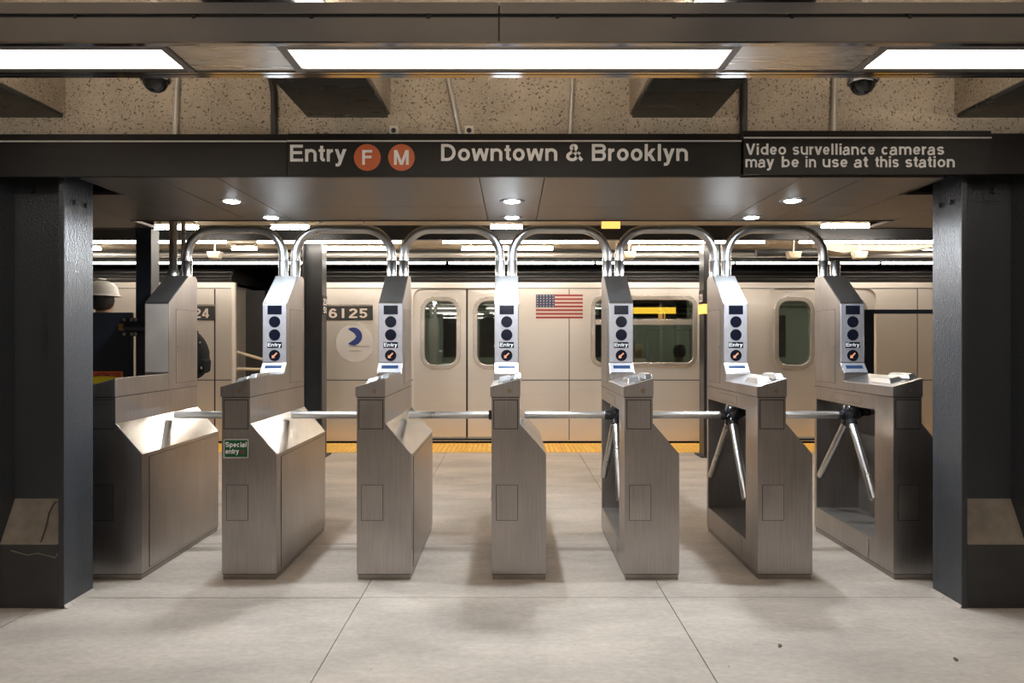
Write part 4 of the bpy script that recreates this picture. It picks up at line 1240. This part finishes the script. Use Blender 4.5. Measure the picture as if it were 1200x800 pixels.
# flag
fl0, fl1, ft, fb = tx(628), tx(683), tz(345), tz(373)
fg = part(MB().box(fl0, fl1, TD - 0.004, TD, fb, ft, M['flag_white']), 'flag_decal', cb)
hgt = (ft - fb) / 13
for k in range(0, 13, 2):
    part(MB().box(fl0, fl1, TD - 0.006, TD - 0.004, ft - (k + 1) * hgt, ft - k * hgt, M['flag_red']), 'stripe', fg, 0.0, cb)
part(MB().box(fl0, fl0 + (fl1 - fl0) * 0.4, TD - 0.008, TD - 0.006, ft - 7 * hgt, ft, M['flag_blue']), 'canton', fg, 0.0, cb)
sb = MB()
for a in range(6):
    for b in range(5):
        cx, cy = fl0 + (fl1 - fl0) * 0.4 * (a + 0.5) / 6, ft - 7 * hgt * (b + 0.5) / 5
        sb.prism([(cx + 0.012 * (1 if q % 2 == 0 else 0.45) * math.sin(PI * q / 5), cy + 0.012 * (1 if q % 2 == 0 else 0.45) * math.cos(PI * q / 5)) for q in range(10)], 'y', TD - 0.009, TD - 0.008, M['flag_white'])
tag(part(sb, 'stars', fg, 0.0, cb), kind='stuff')


def number_plate(root, x0, x1, txt):
    p_ = part(MB().box(x0, x1, TD - 0.02, TD, tz(375), tz(357), M['rubber']).box(x0, x1, TD - 0.026, TD - 0.018, tz(358.6), tz(356.6), M['train_frame']), 'number_plate', root)
    o = lettering('lettering', txt, x0 + 0.06, x1 - 0.08, tz(372.5), 11 * TD / 800, TD - 0.02, M['flag_white'], None, 1.0, 0.002)
    Z(o, root); o.parent = p_


number_plate(cb, tx(381), tx(437), '6125')
lg = part(MB().disc((tx(416), tz(402)), 22 * TD / 800, 'y', TD - 0.004, TD, M['logo_grey'], 40), 'logo_disc', cb)
pts = []
R_ = 10.5 * TD / 800
cx, cy = tx(414), tz(394)
for k in range(25):
    a = -2.2 + 4.4 * k / 24
    pts.append((cx + R_ * math.cos(a), cy + R_ * math.sin(a)))
pts += [(cx + R_ * 0.1, cy + R_ * 0.35), (cx + R_ * 0.35, cy), (cx + R_ * 0.1, cy - R_ * 0.35)]
part(MB().prism(pts, 'y', TD - 0.006, TD - 0.004, M['logo_blue']), 'emblem', lg, 0.0, cb)
for py, a, b in ((405.5, 409, 433), (411, 409, 424)):
    part(MB().box(tx(a), tx(b), TD - 0.006, TD - 0.004, tz(py + 0.9), tz(py - 0.9), M['grey_pipe']), 'text_line', lg, 0.0, cb)
# inside of the car: bench and poles
part(MB().box(tx(640), tx(880), TD + 2.35, TD + 2.95, 0.5, 0.56, M['seat_orange']).box(tx(640), tx(880), TD + 2.85, TD + 2.95, 0.56, 1.05, M['seat_orange']), 'bench', cb, 0.01)
part(MB().box(tx(640), tx(880), TD + 0.08, TD + 0.62, 0.5, 0.56, M['seat_orange']), 'bench', cb, 0.01)
for px in (628, 838, 884):
    part(MB().tube([(tx(px), TD + 1.4, 0.08), (tx(px), TD + 1.4, 2.33)], 0.02, M['chrome'], 10), 'grab_pole', cb)
part(MB().tube([(bx0 + 0.5, TD + 0.75, 2.05), (bx1 - 0.5, TD + 0.75, 2.05)], 0.016, M['chrome'], 8), 'grab_rail', cb)
for px in (520, 575, 740, 935, 990):
    part(MB().box(tx(px) - 0.3, tx(px) + 0.3, TD + 2.945, TD + 2.96, 1.2, 2.0, M['navyglass']), 'far_window', cb)

ca = empty('subway_car', (-6.7, TD, 0), 'stainless subway car beyond the gap, seen past the backpack', 'subway car', 'cars of the train')
ax0, ax1 = -9.3, tx(271)
car_shell(ca, ax0, ax1, [], None)
part(MB().box(ax0, ax1, TD - 0.004, TD + 0.002, tz(445) - 0.008, tz(445) + 0.004, M['rubber']), 'belt_joint', ca)
part(MB().box(tx(251), tx(252.5), TD - 0.003, TD + 0.002, 0.04, 2.28, M['rubber']), 'panel_joint', ca)
number_plate(ca, tx(204), tx(252), '6124')
# rounded corner posts at the car ends and chains in the gap
for root, x, s in ((ca, ax1, 1), (cb, bx0, -1)):
    part(MB().tube([(x, TD + 0.06, 0.02), (x, TD + 0.06, 2.378)], 0.06, M['train'], 16), 'corner_post', root)
    part(MB().box(min(x, x + s * 0.3), max(x, x + s * 0.3), TD + 0.55, TD + 2.4, 0.1, 2.3, M['rubber']), 'bellows', root)
for k, (a, b) in enumerate((((266, 410), (308, 422)), ((266, 432), (300, 433)))):
    p0 = (tx(a[0]), TD + 0.1, tz(a[1])); p1 = (tx(b[0]), TD + 0.1, tz(b[1]))
    part(MB().tube([p0, p1, (p1[0] + 0.55, TD + 0.1, p0[2])], 0.022, M['beige'], 8), 'safety_chain', ca)

# ------------------------------------------------------------------ people
def person(name, label, loc, rot, J, regions, group=None, hair=None, scale=1.11):
    """J: joints (name, parent, xyz, radius); a single skin grown over the whole skeleton. regions(co)->material index"""
    root = empty(name, loc, label, 'person', group)
    root.rotation_euler = (0, 0, rot)
    me = bpy.data.meshes.new('tmp')
    idx = {j[0]: i for i, j in enumerate(J)}
    me.from_pydata([Vector(j[2]) * scale * SC for j in J], [(idx[j[1]], idx[j[0]]) for j in J if j[1]], [])
    t = bpy.data.objects.new('tmp', me); COL.objects.link(t)
    sk = t.modifiers.new('skin', 'SKIN'); sk.use_smooth_shade = True
    lay = me.skin_vertices[0] if me.skin_vertices else None
    if lay is None:
        bm = bmesh.new(); bm.from_mesh(me); bm.verts.layers.skin.verify(); bm.to_mesh(me); bm.free(); lay = me.skin_vertices[0]
    for i, j in enumerate(J):
        rr = j[3] if isinstance(j[3], tuple) else (j[3], j[3])
        lay.data[i].radius = (rr[0] * scale * SC, rr[1] * scale * SC)
        lay.data[i].use_root = (i == 0)
    ss = t.modifiers.new('sub', 'SUBSURF'); ss.levels = 2; ss.render_levels = 2
    dg = bpy.context.evaluated_depsgraph_get(); dg.update()
    bmz = bpy.data.meshes.new_from_object(t.evaluated_get(dg))
    bpy.data.objects.remove(t)
    mats, fn = regions
    bmz.materials.clear()
    for m_ in mats: bmz.materials.append(m_)
    for p in bmz.polygons:
        p.material_index = fn(Vector(p.center) / (scale * SC)); p.use_smooth = True
    o = bpy.data.objects.new('body', bmz); COL.objects.link(o); o.parent = root
    return root


def hand(J, wrist, s, w, d):
    """five fingers below wrist w along d"""
    w = Vector(w); d = Vector(d).normalized()
    side = Vector((0, 1, 0)) if abs(d.y) < 0.7 else Vector((1, 0, 0))
    palm = w + d * 0.05
    J.append((wrist + 'palm', wrist, tuple(palm), (0.034, 0.018)))
    for k in range(4):
        off = side * (k - 1.5) * 0.019
        l = (0.062, 0.072, 0.068, 0.052)[k]
        a = palm + off + d * 0.04
        b = a + d * l * 0.55
        c = b + d * l * 0.45 + Vector((-s * 0.012, 0, 0))
        J.append((f'{wrist}f{k}a', wrist + 'palm', tuple(a), 0.0095))
        J.append((f'{wrist}f{k}b', f'{wrist}f{k}a', tuple(b), 0.0085))
        J.append((f'{wrist}f{k}c', f'{wrist}f{k}b', tuple(c), 0.0075))
    J.append((wrist + 'ta', wrist + 'palm', tuple(w + d * 0.045 - side * 0.038), 0.0105))
    J.append((wrist + 'tb', wrist + 'ta', tuple(w + d * 0.085 - side * 0.05), 0.009))


def standing(stride=0.0):
    """1.75 m figure facing +Y, feet on z=0"""
    J = [('pelvis', None, (0, 0, 0.96), (0.155, 0.115)), ('waist', 'pelvis', (0, 0, 1.12), (0.145, 0.105)),
         ('chest', 'waist', (0, 0.005, 1.32), (0.165, 0.115)), ('collar', 'chest', (0, -0.01, 1.44), (0.11, 0.085)),
         ('neck', 'collar', (0, 0.0, 1.51), 0.058), ('jaw', 'neck', (0, 0.02, 1.575), (0.066, 0.075)),
         ('skull', 'jaw', (0, 0.0, 1.66), (0.078, 0.095)), ('crown', 'skull', (0, -0.005, 1.735), (0.05, 0.06)),
         ('nose', 'skull', (0, 0.115, 1.635), 0.012)]
    for s in (-1, 1):
        n = 'L' if s < 0 else 'R'
        st = stride * s
        J += [(n + 'hip', 'pelvis', (s * 0.09, 0, 0.88), 0.095), (n + 'knee', n + 'hip', (s * 0.095, st * 0.5 + 0.01, 0.49), 0.058),
              (n + 'ankle', n + 'knee', (s * 0.095, st - 0.02, 0.09), 0.040), (n + 'toe', n + 'ankle', (s * 0.10, st + 0.15, 0.035), (0.042, 0.03)),
              (n + 'sh', 'collar', (s * 0.185, -0.005, 1.42), 0.062), (n + 'elb', n + 'sh', (s * 0.235, -0.03 - st * 0.3, 1.13), 0.044),
              (n + 'wr', n + 'elb', (s * 0.245, 0.05 - st * 0.6, 0.885), 0.028)]
        hand(J, n + 'wr', s, (s * 0.245, 0.05 - st * 0.6, 0.885), (0, 0.06, -1))
    return J


def reg_stand(jk, tr_):
    def fn(c):
        if c.z > 1.50: return 0
        if c.z < 0.88 and abs(c.x) > 0.19: return 0
        if c.z < 0.09: return 3
        if c.z < 0.93 and abs(c.x) < 0.2: return 2
        return 1
    return ([M['skin'], jk, tr_, M['shoe']], fn)


SP = 1.11
hx, hy = (120.5 - 600) * 7.0 / 800, 7.0
wk = person('person', 'person in a white hard hat seen from behind over the navy gate panel', (hx, hy, 0), 0.0, standing(0.06), reg_stand(M['cloth_dark'], M['denim']), None, None, SP * 1.045)
ks = SP * 1.045
MB().lathe([(0.0, 0.118), (0.045, 0.112), (0.08, 0.09), (0.101, 0.055), (0.109, 0.0), (0.100, -0.045), (0.075, -0.085), (0.05, -0.105)], (0, -0.012 * ks, 1.655 * ks), M['hair'], 20, ks * 0.86, ks * 1.02).build('hair', wk)
ht = MB().lathe([(0.0, 0.132), (0.05, 0.127), (0.092, 0.104), (0.120, 0.062), (0.130, 0.0), (0.132, -0.012), (0.150, -0.022), (0.152, -0.03), (0.128, -0.026)], (0, -0.01 * ks, 1.715 * ks), M['hat'], 28, ks * 0.98, ks * 1.12).build('hard_hat', wk)
MB().prism([(-0.012 * ks, 1.842 * ks), (0.012 * ks, 1.842 * ks), (0.008 * ks, 1.849 * ks), (-0.008 * ks, 1.849 * ks)], 'y', -0.05 * ks, 0.04 * ks, M['hat']).build('ridge', ht)
bx_, by_ = -3.24, 6.3
bp_ = person('person', 'person in a dark jacket carrying the black backpack, behind the blank-tower turnstile', (bx_, by_, 0), PI / 2, standing(0.05), reg_stand(M['cloth_navy'], M['cloth_dark']), None, None, SP)
MB().lathe([(0.0, 0.108), (0.045, 0.102), (0.08, 0.08), (0.097, 0.045), (0.102, 0.0), (0.094, -0.045), (0.07, -0.075)], (0, -0.018 * SP, 1.655 * SP), M['hair'], 20, SP * 0.86, SP * 1.02).build('hair', bp_)
# backpack: a rumpled rounded bag
bk = empty('backpack', (-2.915, 6.3, 1.15), 'rumpled black backpack peeking out behind the blank-tower turnstile', 'backpack')
vs, fs = [], []
nu, nv = 20, 16
prof = lambda t: 0.03 + 0.97 * (math.sin(PI * min(1, t * 1.02 + 0.0)) ** 0.55) * (1.0 - 0.25 * t)
rnd = random.Random(3)
for j in range(nv + 1):
    t = j / nv
    for i in range(nu):
        a = 2 * PI * i / nu
        k = prof(t) * (1 + 0.07 * rnd.uniform(-1, 1))
        ex = 0.112 * k * math.copysign(abs(math.cos(a)) ** 0.75, math.cos(a)); ey = 0.17 * k * math.copysign(abs(math.sin(a)) ** 0.75, math.sin(a))
        vs.append((ex, ey, 0.445 * t))
for j in range(nv):
    for i in range(nu):
        fs.append((j * nu + i, j * nu + (i + 1) % nu, (j + 1) * nu + (i + 1) % nu, (j + 1) * nu + i))
fs += [tuple(range(nu))[::-1], tuple(range(nv * nu, nv * nu + nu))]
mb = MB().add(vs, fs, M['pack'], True)
o = mb.build('bag', bk); sd = o.modifiers.new('sub', 'SUBSURF'); sd.levels = 1; sd.render_levels = 2
MB().prism([(0.05, 0.05), (0.105, 0.07), (0.112, 0.18), (0.05, 0.22)], 'y', -0.08, 0.08, M['pack']).build('front_pocket', bk, 0.02)
MB().tube([(-0.02, -0.03, 0.44), (0.0, -0.03, 0.475), (0.03, -0.03, 0.43)], 0.01, M['pack'], 8).build('grab_handle', bk)
for y in (-0.09, 0.09):
    MB().tube([(-0.09, y, 0.40), (-0.16, y, 0.43), (-0.30, y, 0.36), (-0.30, y, 0.2), (-0.09, y, 0.06)], 0.018, M['pack'], 8).build('shoulder_strap', bk)
MB().box(0.072, 0.086, -0.115, -0.09, 0.33, 0.35, M['chrome']).build('reflective_tab', bk, 0.003)
MB().box(0.09, 0.10, -0.12, -0.095, 0.10, 0.125, M['chrome']).build('buckle', bk, 0.003)


def seated(z):
    J = [('pelvis', None, (0, 0, z + 0.12), (0.16, 0.12)), ('waist', 'pelvis', (0, 0.0, z + 0.27), (0.145, 0.11)),
         ('chest', 'waist', (0, 0.01, z + 0.45), (0.16, 0.115)), ('collar', 'chest', (0, 0.0, z + 0.57), (0.11, 0.085)),
         ('neck', 'collar', (0, 0.01, z + 0.64), 0.055), ('jaw', 'neck', (0, 0.03, z + 0.70), (0.064, 0.075)),
         ('skull', 'jaw', (0, 0.01, z + 0.785), (0.076, 0.093)), ('crown', 'skull', (0, 0.0, z + 0.855), (0.05, 0.06)),
         ('nose', 'skull', (0, 0.12, z + 0.76), 0.012)]
    for s in (-1, 1):
        n = 'L' if s < 0 else 'R'
        J += [(n + 'hip', 'pelvis', (s * 0.10, 0.06, z + 0.10), 0.09), (n + 'knee', n + 'hip', (s * 0.12, 0.45, z + 0.08), 0.06),
              (n + 'ankle', n + 'knee', (s * 0.12, 0.46, 0.10), 0.042), (n + 'toe', n + 'ankle', (s * 0.12, 0.62, 0.045), (0.042, 0.03)),
              (n + 'sh', 'collar', (s * 0.18, 0.0, z + 0.55), 0.06), (n + 'elb', n + 'sh', (s * 0.23, 0.05, z + 0.29), 0.043),
              (n + 'wr', n + 'elb', (s * 0.13, 0.26, z + 0.20), 0.028)]
        hand(J, n + 'wr', s, (s * 0.13, 0.26, z + 0.20), (0, 1, -0.1))
    return J


def reg_seat(z, jk, tr_):
    def fn(c):
        if c.z > z + 0.63: return 0
        if c.y > 0.25 and c.z > z + 0.15: return 0
        if c.z < 0.10: return 3
        if c.y > 0.12 or c.z < z + 0.14: return 2
        return 1
    return ([M['skin'], jk, tr_, M['shoe']], fn)


zs_ = 0.56 / SP - 0.07
for px, hm, rot, yy, jk, lb in ((748, M['hair_fair'], PI, TD + 2.72, M['beige'], 'seated fair-haired passenger inside the train window under the yellow display'),
                                (796, M['hair'], 0.0, TD + 0.22, M['cloth_dark'], 'seated dark-haired passenger with back to the train window')):
    xk = (px - 600) * yy / 800
    p_ = person('person', lb, (xk, yy, 0.08), rot, seated(zs_ - 0.07), reg_seat(zs_ - 0.07, jk, M['denim']), 'passengers inside the train')
    zc_ = (zs_ - 0.07 + 0.78) * SP
    MB().lathe([(0.0, 0.108), (0.045, 0.102), (0.08, 0.08), (0.097, 0.045), (0.102, 0.0), (0.098, -0.045), (0.08, -0.085)], (0, -0.016 * SP, zc_), hm, 20, SP * 0.86, SP * 1.02).build('hair', p_)

# ------------------------------------------------------------------ small litter on the floor
for px, py, lb in ((914, 757, 'curled dark leaf scrap on the floor before the open-sided turnstiles'), (1120, 773, 'dark leaf scrap on the floor before the black column by the glass gate')):
    d = 1.5 * 800 / (py - 400)
    x = (px - 600) * d / 800
    a = random.uniform(0, 3)
    q = [(0.02, 0.0), (0.008, 0.010), (-0.016, 0.006), (-0.02, -0.003), (0.0, -0.010)]
    q = [(u * math.cos(a) - v * math.sin(a), u * math.sin(a) + v * math.cos(a)) for u, v in q]
    o = MB().prism(q, 'z', 0.0, 0.004, M['leaf']).build('leaf_scrap', None, 0, (x, d, 0.0015))
    tag(o, lb, 'litter')
